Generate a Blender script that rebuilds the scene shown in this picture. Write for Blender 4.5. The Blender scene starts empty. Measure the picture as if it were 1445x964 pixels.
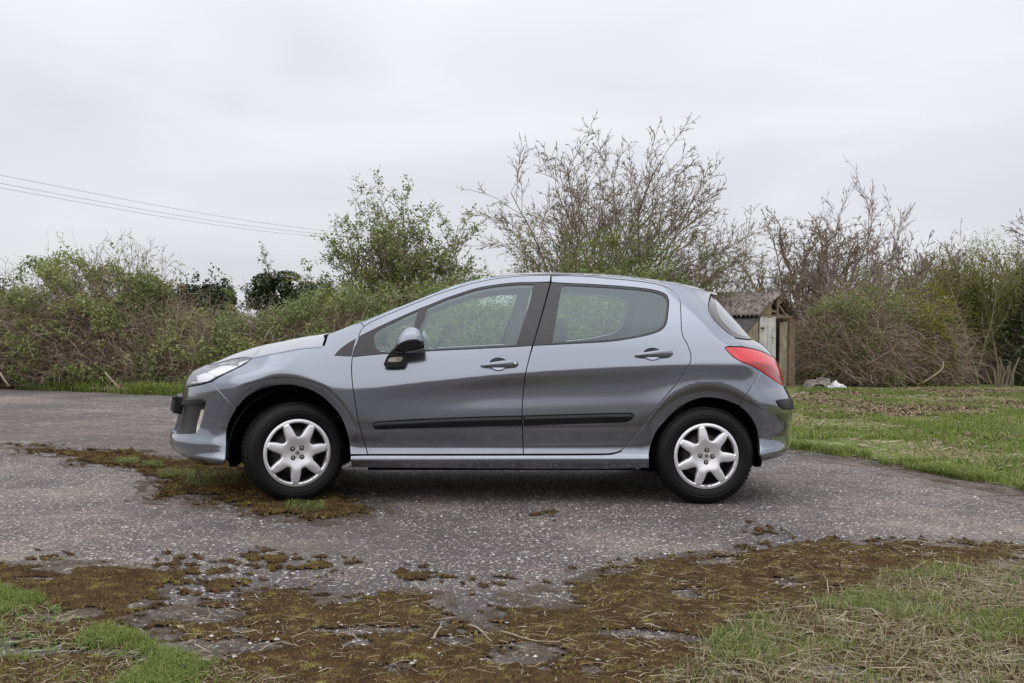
import bpy, math, random
import numpy as np
from mathutils import Vector, Matrix
from mathutils.geometry import delaunay_2d_cdt

scene = bpy.context.scene
COL = scene.collection
PI = math.pi

# ------------------------------------------------------------------ camera
CAM_H, PITCH, ROLL, FPX = 1.08, math.radians(0.41), math.radians(0.57), 1405.0
IW, IH = 1445.0, 964.0
_cp, _sp, _cr, _sr = math.cos(PITCH), math.sin(PITCH), math.cos(ROLL), math.sin(ROLL)
CO = np.array([0.0, 0.0, CAM_H])
FW = np.array([0.0, _cp, -_sp])
UP0 = np.array([0.0, _sp, _cp])
RT0 = np.array([1.0, 0.0, 0.0])
RT = _cr * RT0 + _sr * UP0
UP = -_sr * RT0 + _cr * UP0
cam_data = bpy.data.cameras.new('camera')
cam = bpy.data.objects.new('camera', cam_data)
COL.objects.link(cam)
cam_data.sensor_width = 36.0
cam_data.lens = FPX / IW * 36.0
cam_data.clip_start = 0.05
cam_data.clip_end = 5000.0
cam.matrix_world = Matrix([[RT[0], UP[0], -FW[0], CO[0]], [RT[1], UP[1], -FW[1], CO[1]],
                           [RT[2], UP[2], -FW[2], CO[2]], [0, 0, 0, 1]])
scene.camera = cam

# ------------------------------------------------------------------ sky, sun, exposure
SUN_EL, SUN_AZ = math.radians(44), math.radians(192)     # azimuth measured clockwise from +Y (north)
world = bpy.data.worlds.new('World')
scene.world = world
world.use_nodes = True
wn, wl = world.node_tree.nodes, world.node_tree.links
wn.clear()
w_out = wn.new('ShaderNodeOutputWorld')
sky = wn.new('ShaderNodeTexSky')
sky.sky_type = 'NISHITA'
sky.sun_disc = False
sky.sun_elevation = SUN_EL
sky.sun_rotation = SUN_AZ
bg_sky = wn.new('ShaderNodeBackground')
bg_sky.inputs['Strength'].default_value = 0.10
wl.new(sky.outputs['Color'], bg_sky.inputs['Color'])
# overcast cloud layer: brighter towards the zenith, soft broad cloud structure
tc = wn.new('ShaderNodeTexCoord')
sep = wn.new('ShaderNodeSeparateXYZ')
wl.new(tc.outputs['Generated'], sep.inputs['Vector'])
mp = wn.new('ShaderNodeMapping')
mp.inputs['Scale'].default_value = (1.3, 1.3, 5.0)
wl.new(tc.outputs['Generated'], mp.inputs['Vector'])
nz = wn.new('ShaderNodeTexNoise')
nz.inputs['Scale'].default_value = 1.7
nz.inputs['Detail'].default_value = 5.0
nz.inputs['Roughness'].default_value = 0.45
nz.inputs['Distortion'].default_value = 0.6
wl.new(mp.outputs['Vector'], nz.inputs['Vector'])
rampc = wn.new('ShaderNodeValToRGB')
rampc.color_ramp.elements[0].position = 0.33
rampc.color_ramp.elements[0].color = (0.735, 0.738, 0.80, 1)
rampc.color_ramp.elements[1].position = 0.66
rampc.color_ramp.elements[1].color = (0.90, 0.90, 0.935, 1)
wl.new(nz.outputs['Fac'], rampc.inputs['Fac'])
# overcast luminance rises towards the zenith
pw = wn.new('ShaderNodeMath'); pw.operation = 'POWER'; pw.use_clamp = True; pw.inputs[1].default_value = 1.5
mx0 = wn.new('ShaderNodeMath'); mx0.operation = 'MAXIMUM'; mx0.inputs[1].default_value = 0.0
wl.new(sep.outputs['Z'], mx0.inputs[0]); wl.new(mx0.outputs[0], pw.inputs[0])
mr = wn.new('ShaderNodeMath'); mr.operation = 'MULTIPLY_ADD'; mr.inputs[1].default_value = 1.4; mr.inputs[2].default_value = 0.90
wl.new(pw.outputs[0], mr.inputs[0])
bg_cl = wn.new('ShaderNodeBackground')
wl.new(rampc.outputs['Color'], bg_cl.inputs['Color'])
wl.new(mr.outputs[0], bg_cl.inputs['Strength'])
wmix = wn.new('ShaderNodeMixShader')
wmix.inputs['Fac'].default_value = 0.93
wl.new(bg_sky.outputs[0], wmix.inputs[1])
wl.new(bg_cl.outputs[0], wmix.inputs[2])
wl.new(wmix.outputs[0], w_out.inputs['Surface'])

sun_d = bpy.data.lights.new('sun', 'SUN')
sun_d.energy = 0.9
sun_d.angle = math.radians(90)
sun_d.color = (1.0, 0.96, 0.9)
sun = bpy.data.objects.new('sun', sun_d)
COL.objects.link(sun)
sun_dir = Vector((math.sin(SUN_AZ) * math.cos(SUN_EL), math.cos(SUN_AZ) * math.cos(SUN_EL), math.sin(SUN_EL)))
sun.location = sun_dir * 50
sun.rotation_euler = sun_dir.to_track_quat('Z', 'Y').to_euler()

scene.view_settings.view_transform = 'Standard'
scene.view_settings.look = 'None'
scene.view_settings.gamma = 1.0
scene.view_settings.exposure = 0.0
scene.view_settings.use_curve_mapping = False

# ------------------------------------------------------------------ helpers
def px_ray(px, py):
    px = np.asarray(px, float); py = np.asarray(py, float)
    d = (FW[None] + ((px.ravel() - IW / 2) / FPX)[:, None] * RT[None] - ((py.ravel() - IH / 2) / FPX)[:, None] * UP[None])
    return d

def G(px, py, z=0.0):
    """photo pixel -> point on the ground sheet"""
    d = px_ray(px, py)
    t = (z - CO[2]) / d[:, 2]
    return CO[None] + d * t[:, None]

def at_depth(px, py, y):
    """photo pixel -> point at a world distance y"""
    d = px_ray(px, py)
    t = (y - CO[1]) / d[:, 1]
    return CO[None] + d * t[:, None]

def proj(P):
    d = P - CO
    z = d @ FW
    return np.stack([IW / 2 + FPX * (d @ RT) / z, IH / 2 - FPX * (d @ UP) / z], -1)

def tag(o, label=None, cat=None, group=None, kind=None):
    if label: o['label'] = label
    if cat: o['category'] = cat
    if group: o['group'] = group
    if kind: o['kind'] = kind
    return o

def empty(name, loc=(0, 0, 0), rz=0.0, parent=None):
    o = bpy.data.objects.new(name, None)
    o.empty_display_size = 0.2
    COL.objects.link(o)
    o.location = loc
    o.rotation_euler = (0, 0, rz)
    if parent: o.parent = parent
    return o

def mesh_obj(name, V, F, mat=None, parent=None, smooth=False, normals=None, mats=None, midx=None):
    """V (n,3) array, F: (m,3) or (m,4) int array or list of index lists"""
    me = bpy.data.meshes.new(name)
    V = np.ascontiguousarray(V, dtype=np.float32)
    if isinstance(F, np.ndarray) and F.ndim == 2:
        m, k = F.shape
        me.vertices.add(len(V)); me.vertices.foreach_set('co', V.ravel())
        me.loops.add(m * k); me.loops.foreach_set('vertex_index', F.astype(np.int32).ravel())
        me.polygons.add(m)
        me.polygons.foreach_set('loop_start', np.arange(0, m * k, k, dtype=np.int32))
        if midx is not None: me.polygons.foreach_set('material_index', np.asarray(midx, dtype=np.int32))
        me.update(calc_edges=True)
    else:
        me.from_pydata([tuple(v) for v in V], [], [list(f) for f in F])
        if midx is not None: me.polygons.foreach_set('material_index', np.asarray(midx, dtype=np.int32))
        me.update()
    if mats:
        for m_ in mats: me.materials.append(m_)
    elif mat: me.materials.append(mat)
    me.polygons.foreach_set('use_smooth', np.full(len(me.polygons), bool(smooth or normals is not None)))
    if normals is not None:
        me.normals_split_custom_set_from_vertices([tuple(n) for n in normals])
    o = bpy.data.objects.new(name, me)
    COL.objects.link(o)
    if parent: o.parent = parent
    return o

class MB:
    """collects geometry (triangles / quads of several shapes) for ONE mesh object"""
    def __init__(s): s.V, s.F, s.n = [], [], 0
    def add(s, V, F):
        V = np.asarray(V, float)
        s.V.append(V)
        s.F += [[i + s.n for i in f] for f in F]
        s.n += len(V)
    def box(s, c, h, R=None):
        c = np.array(c, float); h = np.array(h, float)
        V = np.array([[x, y, z] for x in (-1, 1) for y in (-1, 1) for z in (-1, 1)], float) * h
        if R is not None: V = V @ np.array(R).T
        s.add(V + c, [[0, 1, 3, 2], [4, 6, 7, 5], [0, 4, 5, 1], [2, 3, 7, 6], [0, 2, 6, 4], [1, 5, 7, 3]])
    def tube(s, P, r, n=8, cap=True):
        P = np.asarray(P, float); r = np.broadcast_to(np.asarray(r, float), (len(P),))
        T = np.gradient(P, axis=0); T /= np.linalg.norm(T, axis=1)[:, None] + 1e-12
        a = np.array([0, 0, 1.0]) if abs(T[0, 2]) < .9 else np.array([1.0, 0, 0])
        V = []
        for i in range(len(P)):
            u = np.cross(a, T[i]); u /= np.linalg.norm(u); v = np.cross(T[i], u); a = np.cross(u, T[i]) * -1
            a = v
            for k in range(n):
                t = 2 * PI * k / n
                V.append(P[i] + r[i] * (math.cos(t) * u + math.sin(t) * v))
        F = []
        for i in range(len(P) - 1):
            for k in range(n):
                F.append([i * n + k, i * n + (k + 1) % n, (i + 1) * n + (k + 1) % n, (i + 1) * n + k])
        if cap:
            F.append(list(range(n))[::-1]); F.append([(len(P) - 1) * n + k for k in range(n)])
        s.add(V, F)
    def obj(s, name, mat, parent=None, smooth=False):
        return mesh_obj(name, np.concatenate(s.V), s.F, mat, parent, smooth)

def bevel(o, w=0.004, seg=2, ang=35):
    m = o.modifiers.new('bevel', 'BEVEL'); m.width = w; m.segments = seg; m.limit_method = 'ANGLE'
    m.angle_limit = math.radians(ang)
    return o

def lathe(profile, n=64, axis='y'):
    """profile list of (r, a): radius and axial coordinate; returns V, F (quads) around axis y"""
    P = np.array(profile, float); k = len(P)
    th = np.arange(n) * 2 * PI / n
    V = np.zeros((n, k, 3))
    V[:, :, 0] = np.cos(th)[:, None] * P[:, 0]
    V[:, :, 2] = np.sin(th)[:, None] * P[:, 0]
    V[:, :, 1] = P[:, 1]
    i = np.arange(n)[:, None]; j = np.arange(k - 1)[None]
    i2 = (i + 1) % n
    F = np.stack([i * k + j, i2 * k + j, i2 * k + j + 1, i * k + j + 1], -1).reshape(-1, 4)
    return V.reshape(-1, 3), F

# value noise ------------------------------------------------------
_rt = np.random.RandomState(11).rand(256, 256)
def vnoise(x, y, seed=0):
    x = np.asarray(x, float) + 17.3 * seed; y = np.asarray(y, float) + 9.1 * seed
    xi = np.floor(x).astype(int); yi = np.floor(y).astype(int)
    fx = x - xi; fy = y - yi
    fx = fx * fx * (3 - 2 * fx); fy = fy * fy * (3 - 2 * fy)
    g = lambda a, b: _rt[a % 256, b % 256]
    return (g(xi, yi) * (1 - fx) + g(xi + 1, yi) * fx) * (1 - fy) + (g(xi, yi + 1) * (1 - fx) + g(xi + 1, yi + 1) * fx) * fy
def fbm(x, y, oct=4, seed=0):
    a, s, t = 0.5, 0.0, 0.0
    f = 1.0
    for o in range(oct):
        s = s + a * vnoise(np.asarray(x) * f, np.asarray(y) * f, seed + o * 3); t += a; a *= .5; f *= 2.03
    return s / t

def in_poly(x, y, P):
    x = np.asarray(x); y = np.asarray(y); P = np.asarray(P)
    c = np.zeros(x.shape, bool)
    x1, y1 = P[:, 0], P[:, 1]; x2, y2 = np.roll(x1, -1), np.roll(y1, -1)
    for a, b, c_, d in zip(x1, y1, x2, y2):
        if b == d: continue
        m = ((b > y) != (d > y)) & (x < (c_ - a) * (y - b) / (d - b) + a)
        c ^= m
    return c

def seg_dist(x, y, P, closed=True):
    x = np.asarray(x, float); y = np.asarray(y, float)
    best = np.full(x.shape, 1e9)
    n = len(P)
    for i in range(n if closed else n - 1):
        a = P[i]; b = P[(i + 1) % n]
        d = (b[0] - a[0], b[1] - a[1]); L = d[0] ** 2 + d[1] ** 2 + 1e-12
        t = np.clip(((x - a[0]) * d[0] + (y - a[1]) * d[1]) / L, 0, 1)
        best = np.minimum(best, np.hypot(x - a[0] - t * d[0], y - a[1] - t * d[1]))
    return best

# ------------------------------------------------------------------ materials
def new_mat(name):
    m = bpy.data.materials.new(name); m.use_nodes = True
    nt = m.node_tree; nt.nodes.clear()
    out = nt.nodes.new('ShaderNodeOutputMaterial')
    b = nt.nodes.new('ShaderNodeBsdfPrincipled')
    nt.links.new(b.outputs[0], out.inputs['Surface'])
    return m, nt, b

def simple(name, col, rough=0.5, metal=0.0, coat=0.0, spec=0.5, noise=0.0, nscale=30.0, bump=0.0, coat_rough=0.03):
    m, nt, b = new_mat(name)
    b.inputs['Roughness'].default_value = rough
    b.inputs['Metallic'].default_value = metal
    b.inputs['Coat Weight'].default_value = coat
    b.inputs['Coat Roughness'].default_value = coat_rough
    b.inputs['Specular IOR Level'].default_value = spec
    b.inputs['Base Color'].default_value = (*col, 1)
    if noise > 0 or bump > 0:
        t = nt.nodes.new('ShaderNodeTexCoord')
        n = nt.nodes.new('ShaderNodeTexNoise'); n.inputs['Scale'].default_value = nscale; n.inputs['Detail'].default_value = 4
        nt.links.new(t.outputs['Object'], n.inputs['Vector'])
        if noise > 0:
            r = nt.nodes.new('ShaderNodeValToRGB')
            r.color_ramp.elements[0].position = .3; r.color_ramp.elements[1].position = .7
            r.color_ramp.elements[0].color = (*[c * (1 - noise) for c in col], 1)
            r.color_ramp.elements[1].color = (*[min(1, c * (1 + noise)) for c in col], 1)
            nt.links.new(n.outputs['Fac'], r.inputs['Fac']); nt.links.new(r.outputs['Color'], b.inputs['Base Color'])
        if bump > 0:
            bp = nt.nodes.new('ShaderNodeBump'); bp.inputs['Strength'].default_value = bump; bp.inputs['Distance'].default_value = .01
            nt.links.new(n.outputs['Fac'], bp.inputs['Height']); nt.links.new(bp.outputs[0], b.inputs['Normal'])
    return m

def island_mat(name, stops, rough=0.7, spec=0.3, transl=0.0, big=None):
    """random colour per loose piece (leaf, blade, straw); stops = [(pos, colour)...]; big=(scale, amount) patchy variation"""
    m, nt, b = new_mat(name)
    g = nt.nodes.new('ShaderNodeNewGeometry')
    r = nt.nodes.new('ShaderNodeValToRGB')
    while len(r.color_ramp.elements) < len(stops): r.color_ramp.elements.new(0.5)
    for e, (p, c) in zip(r.color_ramp.elements, stops): e.position = p; e.color = (*c, 1)
    src = g.outputs['Random Per Island']
    if big:
        t = nt.nodes.new('ShaderNodeTexCoord')
        n = nt.nodes.new('ShaderNodeTexNoise'); n.inputs['Scale'].default_value = big[0]; n.inputs['Detail'].default_value = 2
        nt.links.new(t.outputs['Object'], n.inputs['Vector'])
        mx = nt.nodes.new('ShaderNodeMix'); mx.inputs[0].default_value = big[1]
        mrn = nt.nodes.new('ShaderNodeMapRange'); mrn.inputs['From Min'].default_value = .3; mrn.inputs['From Max'].default_value = .7
        nt.links.new(n.outputs['Fac'], mrn.inputs['Value'])
        nt.links.new(src, mx.inputs[2]); nt.links.new(mrn.outputs[0], mx.inputs[3])
        src = mx.outputs[0]
    nt.links.new(src, r.inputs['Fac'])
    nt.links.new(r.outputs['Color'], b.inputs['Base Color'])
    b.inputs['Roughness'].default_value = rough
    b.inputs['Specular IOR Level'].default_value = spec
    if transl > 0:
        tr = nt.nodes.new('ShaderNodeBsdfTranslucent')
        nt.links.new(r.outputs['Color'], tr.inputs['Color'])
        mxs = nt.nodes.new('ShaderNodeMixShader'); mxs.inputs[0].default_value = transl
        out = [n for n in nt.nodes if n.type == 'OUTPUT_MATERIAL'][0]
        nt.links.new(b.outputs[0], mxs.inputs[1]); nt.links.new(tr.outputs[0], mxs.inputs[2])
        nt.links.new(mxs.outputs[0], out.inputs['Surface'])
    return m

def glass_mat(name, tint, ior=1.5, boost=1.0, gloss=(1, 1, 1)):
    m = bpy.data.materials.new(name); m.use_nodes = True
    nt = m.node_tree; nt.nodes.clear()
    out = nt.nodes.new('ShaderNodeOutputMaterial')
    tr = nt.nodes.new('ShaderNodeBsdfTransparent'); tr.inputs['Color'].default_value = (*tint, 1)
    gl = nt.nodes.new('ShaderNodeBsdfGlossy'); gl.inputs['Roughness'].default_value = 0.0; gl.inputs['Color'].default_value = (*gloss, 1)
    fr = nt.nodes.new('ShaderNodeFresnel'); fr.inputs['IOR'].default_value = ior
    mu = nt.nodes.new('ShaderNodeMath'); mu.operation = 'MULTIPLY'; mu.inputs[1].default_value = boost; mu.use_clamp = True
    nt.links.new(fr.outputs[0], mu.inputs[0])
    mx = nt.nodes.new('ShaderNodeMixShader')
    nt.links.new(mu.outputs[0], mx.inputs[0]); nt.links.new(tr.outputs[0], mx.inputs[1]); nt.links.new(gl.outputs[0], mx.inputs[2])
    nt.links.new(mx.outputs[0], out.inputs['Surface'])
    return m
# ------------------------------------------------------------------ outlines
def smooth_poly(P, step, closed=True, ang=38):
    """Catmull-Rom through the points, keeping corners sharp"""
    P = np.asarray(P, float); n = len(P)
    corner = np.zeros(n, bool)
    for i in range(n):
        if not closed and i in (0, n - 1): corner[i] = True; continue
        a = P[i] - P[i - 1]; b = P[(i + 1) % n] - P[i]
        c = np.dot(a, b) / (np.linalg.norm(a) * np.linalg.norm(b) + 1e-12)
        corner[i] = math.degrees(math.acos(np.clip(c, -1, 1))) > ang
    out, cf = [], []
    for i in range(n if closed else n - 1):
        p1, p2 = P[i], P[(i + 1) % n]
        p0 = P[i - 1] if not corner[i] else p1 - (p2 - p1)
        p3 = P[(i + 2) % n] if not corner[(i + 1) % n] else p2 + (p2 - p1)
        L = np.linalg.norm(p2 - p1); m = max(1, int(round(L / step)))
        # centripetal-ish tangents
        d1 = (p2 - p0) / (np.linalg.norm(p2 - p1) + np.linalg.norm(p1 - p0) + 1e-12) * L
        d2 = (p3 - p1) / (np.linalg.norm(p3 - p2) + np.linalg.norm(p2 - p1) + 1e-12) * L
        for k in range(m):
            t = k / m
            out.append((2*t**3-3*t**2+1)*p1 + (t**3-2*t**2+t)*d1 + (-2*t**3+3*t**2)*p2 + (t**3-t**2)*d2)
            cf.append(corner[i] and k == 0)
    if not closed: out.append(P[-1])
    return np.array(out)

def offset_poly(P, d):
    """inset a closed polygon by d (positive = towards the inside for CCW)"""
    n = len(P)
    e = np.roll(P, -1, 0) - P; L = np.linalg.norm(e, axis=1)[:, None] + 1e-12
    nr = np.stack([-e[:, 1], e[:, 0]], -1) / L
    m = nr + np.roll(nr, 1, 0)
    m /= np.maximum(np.linalg.norm(m, axis=1)[:, None], .5) ** 1
    m /= np.linalg.norm(m, axis=1)[:, None] + 1e-9
    c = np.clip((m * nr).sum(1), .5, 1)[:, None]
    return P + m * d / c
def ccw(P):
    a = (P[:, 0] * np.roll(P[:, 1], -1) - np.roll(P[:, 0], -1) * P[:, 1]).sum()
    return P if a > 0 else P[::-1].copy()

def cdt_fill(outer, holes, g, extra=None):
    lo, hi = outer.min(0), outer.max(0)
    nx, nz = int((hi[0] - lo[0]) / g) + 2, int((hi[1] - lo[1]) / g) + 2
    X, Zz = np.meshgrid(lo[0] + (np.arange(nx) + .37) * g, lo[1] + (np.arange(nz) + .41) * g)
    X = X + (np.arange(nz) % 2)[:, None] * g * .5
    X, Zz = X.ravel(), Zz.ravel()
    m = in_poly(X, Zz, outer)
    for h in holes: m &= ~in_poly(X, Zz, h)
    X, Zz = X[m], Zz[m]
    d = seg_dist(X, Zz, outer)
    for h in holes: d = np.minimum(d, seg_dist(X, Zz, h))
    k = d > g * .45
    I = np.stack([X[k], Zz[k]], -1)
    loops = [outer] + list(holes)
    P, E, off = [], [], 0
    for L in loops:
        n = len(L); P.append(L); E += [(off + i, off + (i + 1) % n) for i in range(n)]; off += n
    P = np.concatenate(P + [I])
    vs, es, fs, ov, oe, of = delaunay_2d_cdt([Vector(p) for p in P], E, [], 0, 1e-7)
    V = np.array([[v.x, v.y] for v in vs]); F = np.array([f for f in fs if len(f) == 3])
    c = V[F].mean(1)
    m = in_poly(c[:, 0], c[:, 1], outer)
    for h in holes: m &= ~in_poly(c[:, 0], c[:, 1], h)
    F = F[m]
    a = V[F]; ar = (a[:, 1, 0] - a[:, 0, 0]) * (a[:, 2, 1] - a[:, 0, 1]) - (a[:, 2, 0] - a[:, 0, 0]) * (a[:, 1, 1] - a[:, 0, 1])
    F[ar < 0] = F[ar < 0][:, ::-1]
    # map of loop vertices to output vertices
    inv = {}
    for i, o in enumerate(ov):
        for q in o: inv[q] = i
    maps, off = [], 0
    for L in loops:
        maps.append([inv.get(off + i) for i in range(len(L))]); off += len(L)
    return V, F, maps

# ================================================================== GROUND
rng = np.random.RandomState(5)
def sheet(name, pts, z, mat, kind='structure', cut=None, jag=0.0, seed=0, step=.15):
    """flat sheet with an uneven outline"""
    P = np.array(pts, float)[:, :2]
    if jag > 0:
        out = []
        for i in range(len(P)):
            a, b = P[i], P[(i + 1) % len(P)]; L = np.linalg.norm(b - a); m = max(1, int(min(L / step, 120)))
            for k in range(m): out.append(a + (b - a) * k / m)
        P = np.array(out)
        P = P + jag * np.stack([fbm(P[:, 0] * 2.1, P[:, 1] * 2.1, 4, seed) - .5, fbm(P[:, 0] * 2.1, P[:, 1] * 2.1, 4, seed + 5) - .5], -1) * 2
    V2, F, _ = cdt_fill(ccw(P), [], 1e3)
    V = np.concatenate([V2, np.full((len(V2), 1), z)], 1)
    return tag(mesh_obj(name, V, F, mat), kind=kind)

# asphalt: pale and brown aggregate in grey binder, dusty and worn patches
def asphalt_mat():
    m, nt, b = new_mat('worn_asphalt')
    N = nt.nodes.new; L = nt.links.new
    tcx = N('ShaderNodeTexCoord')
    n1 = N('ShaderNodeTexNoise'); n1.inputs['Scale'].default_value = .55; n1.inputs['Detail'].default_value = 9; n1.inputs['Roughness'].default_value = .70
    n2 = N('ShaderNodeTexNoise'); n2.inputs['Scale'].default_value = 11; n2.inputs['Detail'].default_value = 5; n2.inputs['Roughness'].default_value = .7
    n3 = N('ShaderNodeTexNoise'); n3.inputs['Scale'].default_value = 160; n3.inputs['Detail'].default_value = 2
    for t in (n1, n2, n3): L(tcx.outputs['Object'], t.inputs['Vector'])
    def mrange(src, a, b_, c=0., d=1.):
        q = N('ShaderNodeMapRange'); q.inputs['From Min'].default_value = a; q.inputs['From Max'].default_value = b_; q.inputs['To Min'].default_value = c; q.inputs['To Max'].default_value = d
        L(src, q.inputs['Value']); return q.outputs[0]
    def mulf(a, b_):
        q = N('ShaderNodeMath'); q.operation = 'MULTIPLY'; L(a, q.inputs[0])
        if isinstance(b_, float): q.inputs[1].default_value = b_
        else: L(b_, q.inputs[1])
        return q.outputs[0]
    def mixc(f, a, b_):
        q = N('ShaderNodeMix'); q.data_type = 'RGBA'
        if isinstance(f, float): q.inputs[0].default_value = f
        else: L(f, q.inputs[0])
        for s_, k in ((a, 6), (b_, 7)):
            if isinstance(s_, tuple): q.inputs[k].default_value = (*s_, 1)
            else: L(s_, q.inputs[k])
        return q.outputs[2]
    def ramp(src, stops):
        r = N('ShaderNodeValToRGB'); e = r.color_ramp.elements
        while len(e) < len(stops): e.new(.5)
        for q, (p, c) in zip(e, stops): q.position = p; q.color = (*c, 1)
        L(src, r.inputs[0]); return r.outputs[0]
    col = mixc(mrange(n3.outputs['Fac'], .3, .7), (.046, .041, .041), (.116, .103, .098))
    # larger-scale tone: patched, darker damp areas and paler worn ones
    hts = []
    for sc_, thr, rad, stops in ((98, .42, .50, [(0, (.11, .095, .09)), (.4, (.21, .185, .16)), (.75, (.36, .325, .285)), (1, (.60, .57, .54))]),
                                 (48, .58, .46, [(0, (.10, .095, .095)), (.25, (.22, .185, .15)), (.5, (.38, .31, .23)), (.75, (.42, .41, .40)), (1, (.72, .70, .67))])):
        v = N('ShaderNodeTexVoronoi'); v.inputs['Scale'].default_value = sc_; L(tcx.outputs['Object'], v.inputs['Vector'])
        s_ = N('ShaderNodeSeparateColor'); L(v.outputs['Color'], s_.inputs[0])
        dens = N('ShaderNodeMath'); dens.operation = 'ADD'; L(s_.outputs[1], dens.inputs[0]); L(mrange(n1.outputs['Fac'], .32, .68, -.36, .34), dens.inputs[1])
        mask = mulf(mrange(dens.outputs[0], thr, thr + .06), mrange(v.outputs['Distance'], rad, rad - .12))
        col = mixc(mask, col, ramp(s_.outputs[0], stops)); hts.append(mask)
    dust = mulf(mulf(mrange(n1.outputs['Fac'], .49, .64), mrange(n2.outputs['Fac'], .38, .62)), .85)
    col = mixc(dust, col, (.225, .190, .158))
    q = N('ShaderNodeMix'); q.data_type = 'RGBA'; q.blend_type = 'MULTIPLY'; q.inputs[0].default_value = 1
    L(col, q.inputs[6]); L(mrange(n1.outputs['Fac'], .3, .7, .80, 1.18), q.inputs[7])
    L(q.outputs[2], b.inputs['Base Color'])
    b.inputs['Roughness'].default_value = .8; b.inputs['Specular IOR Level'].default_value = .3
    bp = N('ShaderNodeBump'); bp.inputs['Strength'].default_value = .6; bp.inputs['Distance'].default_value = .005
    ad = N('ShaderNodeMath'); ad.operation = 'ADD'; L(hts[0], ad.inputs[0]); L(hts[1], ad.inputs[1])
    ad2 = N('ShaderNodeMath'); ad2.operation = 'ADD'; L(ad.outputs[0], ad2.inputs[0]); L(n3.outputs['Fac'], ad2.inputs[1])
    L(ad2.outputs[0], bp.inputs['Height']); L(bp.outputs[0], b.inputs['Normal'])
    return m
def ramp_ground(name, stops, scale, detail=6, fine=None, rough=.95, bump=.4):
    m, nt, b = new_mat(name); N = nt.nodes.new; L = nt.links.new
    t = N('ShaderNodeTexCoord'); n = N('ShaderNodeTexNoise'); n.inputs['Scale'].default_value = scale; n.inputs['Detail'].default_value = detail; n.inputs['Roughness'].default_value = .68
    L(t.outputs['Object'], n.inputs['Vector'])
    r = N('ShaderNodeValToRGB')
    while len(r.color_ramp.elements) < len(stops): r.color_ramp.elements.new(.5)
    for q, (p, c) in zip(r.color_ramp.elements, stops): q.position = p; q.color = (*c, 1)
    L(n.outputs['Fac'], r.inputs[0])
    src = r.outputs[0]
    if fine:
        n2 = N('ShaderNodeTexNoise'); n2.inputs['Scale'].default_value = fine; n2.inputs['Detail'].default_value = 3; L(t.outputs['Object'], n2.inputs['Vector'])
        mr_ = N('ShaderNodeMapRange'); mr_.inputs['From Min'].default_value = .3; mr_.inputs['From Max'].default_value = .7; mr_.inputs['To Min'].default_value = .55; mr_.inputs['To Max'].default_value = 1.45
        L(n2.outputs['Fac'], mr_.inputs['Value'])
        mu = N('ShaderNodeMix'); mu.data_type = 'RGBA'; mu.blend_type = 'MULTIPLY'; mu.inputs[0].default_value = 1
        L(src, mu.inputs[6]); L(mr_.outputs[0], mu.inputs[7]); src = mu.outputs[2]
        bp = N('ShaderNodeBump'); bp.inputs['Strength'].default_value = bump; bp.inputs['Distance'].default_value = .02
        L(n2.outputs['Fac'], bp.inputs['Height']); L(bp.outputs[0], b.inputs['Normal'])
    L(src, b.inputs['Base Color']); b.inputs['Roughness'].default_value = rough; b.inputs['Specular IOR Level'].default_value = .15
    return m
M_ASPH = asphalt_mat()
M_SOIL = ramp_ground('grassy_soil', [(.3, (.10, .075, .045)), (.5, (.085, .085, .035)), (.7, (.15, .12, .075))], .8, fine=25)
M_FIELD = ramp_ground('rough_grass_ground', [(.36, (.095, .135, .030)), (.50, (.13, .155, .045)), (.60, (.19, .165, .085)), (.74, (.28, .22, .15))], .5, fine=18)
M_DUST = ramp_ground('sandy_dust', [(.35, (.14, .125, .11)), (.6, (.22, .19, .16))], 3, fine=60, bump=.3)
def patchy(m, scale, a, b_, top=1.0):      # thin cover with worn-through gaps
    nt = m.node_tree; N = nt.nodes.new; L = nt.links.new
    out = [n for n in nt.nodes if n.type == 'OUTPUT_MATERIAL'][0]; bs = [n for n in nt.nodes if n.type == 'BSDF_PRINCIPLED'][0]
    t = N('ShaderNodeTexCoord'); n = N('ShaderNodeTexNoise'); n.inputs['Scale'].default_value = scale; n.inputs['Detail'].default_value = 7; n.inputs['Roughness'].default_value = .7
    L(t.outputs['Object'], n.inputs['Vector'])
    q = N('ShaderNodeMapRange'); q.inputs['From Min'].default_value = a; q.inputs['From Max'].default_value = b_; q.inputs['To Max'].default_value = top; L(n.outputs['Fac'], q.inputs['Value']); L(q.outputs[0], bs.inputs['Alpha'])
patchy(M_DUST, 3.5, .42, .66)
M_MOSS = ramp_ground('brown_moss', [(.30, (.040, .024, .013)), (.46, (.078, .045, .021)), (.56, (.105, .066, .027)), (.64, (.19, .165, .045)), (.74, (.27, .25, .08))], 13, fine=110, bump=.9)

g_far = 900.0
tag(mesh_obj('ground', [(-g_far, -g_far, -.012), (g_far, -g_far, -.012), (g_far, g_far, -.012), (-g_far, g_far, -.012)], [[0, 1, 2, 3]], M_SOIL), kind='structure')
FARL = G([-260, 0, 60, 130, 200, 245, 300], [548, 549.5, 551, 553.5, 556, 558.5, 560])
RIGHT = G([560, 800, 1000, 1115, 1160, 1200, 1250, 1300, 1370, 1445], [572, 590, 615, 633, 638, 644, 653, 663, 676, 691])
road = [(-14, -9)] + [tuple(p[:2]) for p in FARL] + [tuple(p[:2]) for p in RIGHT] + [(3.6, 5.3), (6, 4.3), (9, 3.2), (9, -9)]
sheet('track', road, 0.0, M_ASPH, jag=.10, seed=3)
fld = [tuple(p[:2]) for p in RIGHT] + [(3.6, 5.3), (6, 4.3), (9, 3.2), (40, 3), (40, 40), (-2, 40), tuple(G([500], [566])[0, :2])]
sheet('grass_field', fld, .006, M_FIELD, jag=.10, seed=8)
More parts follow.
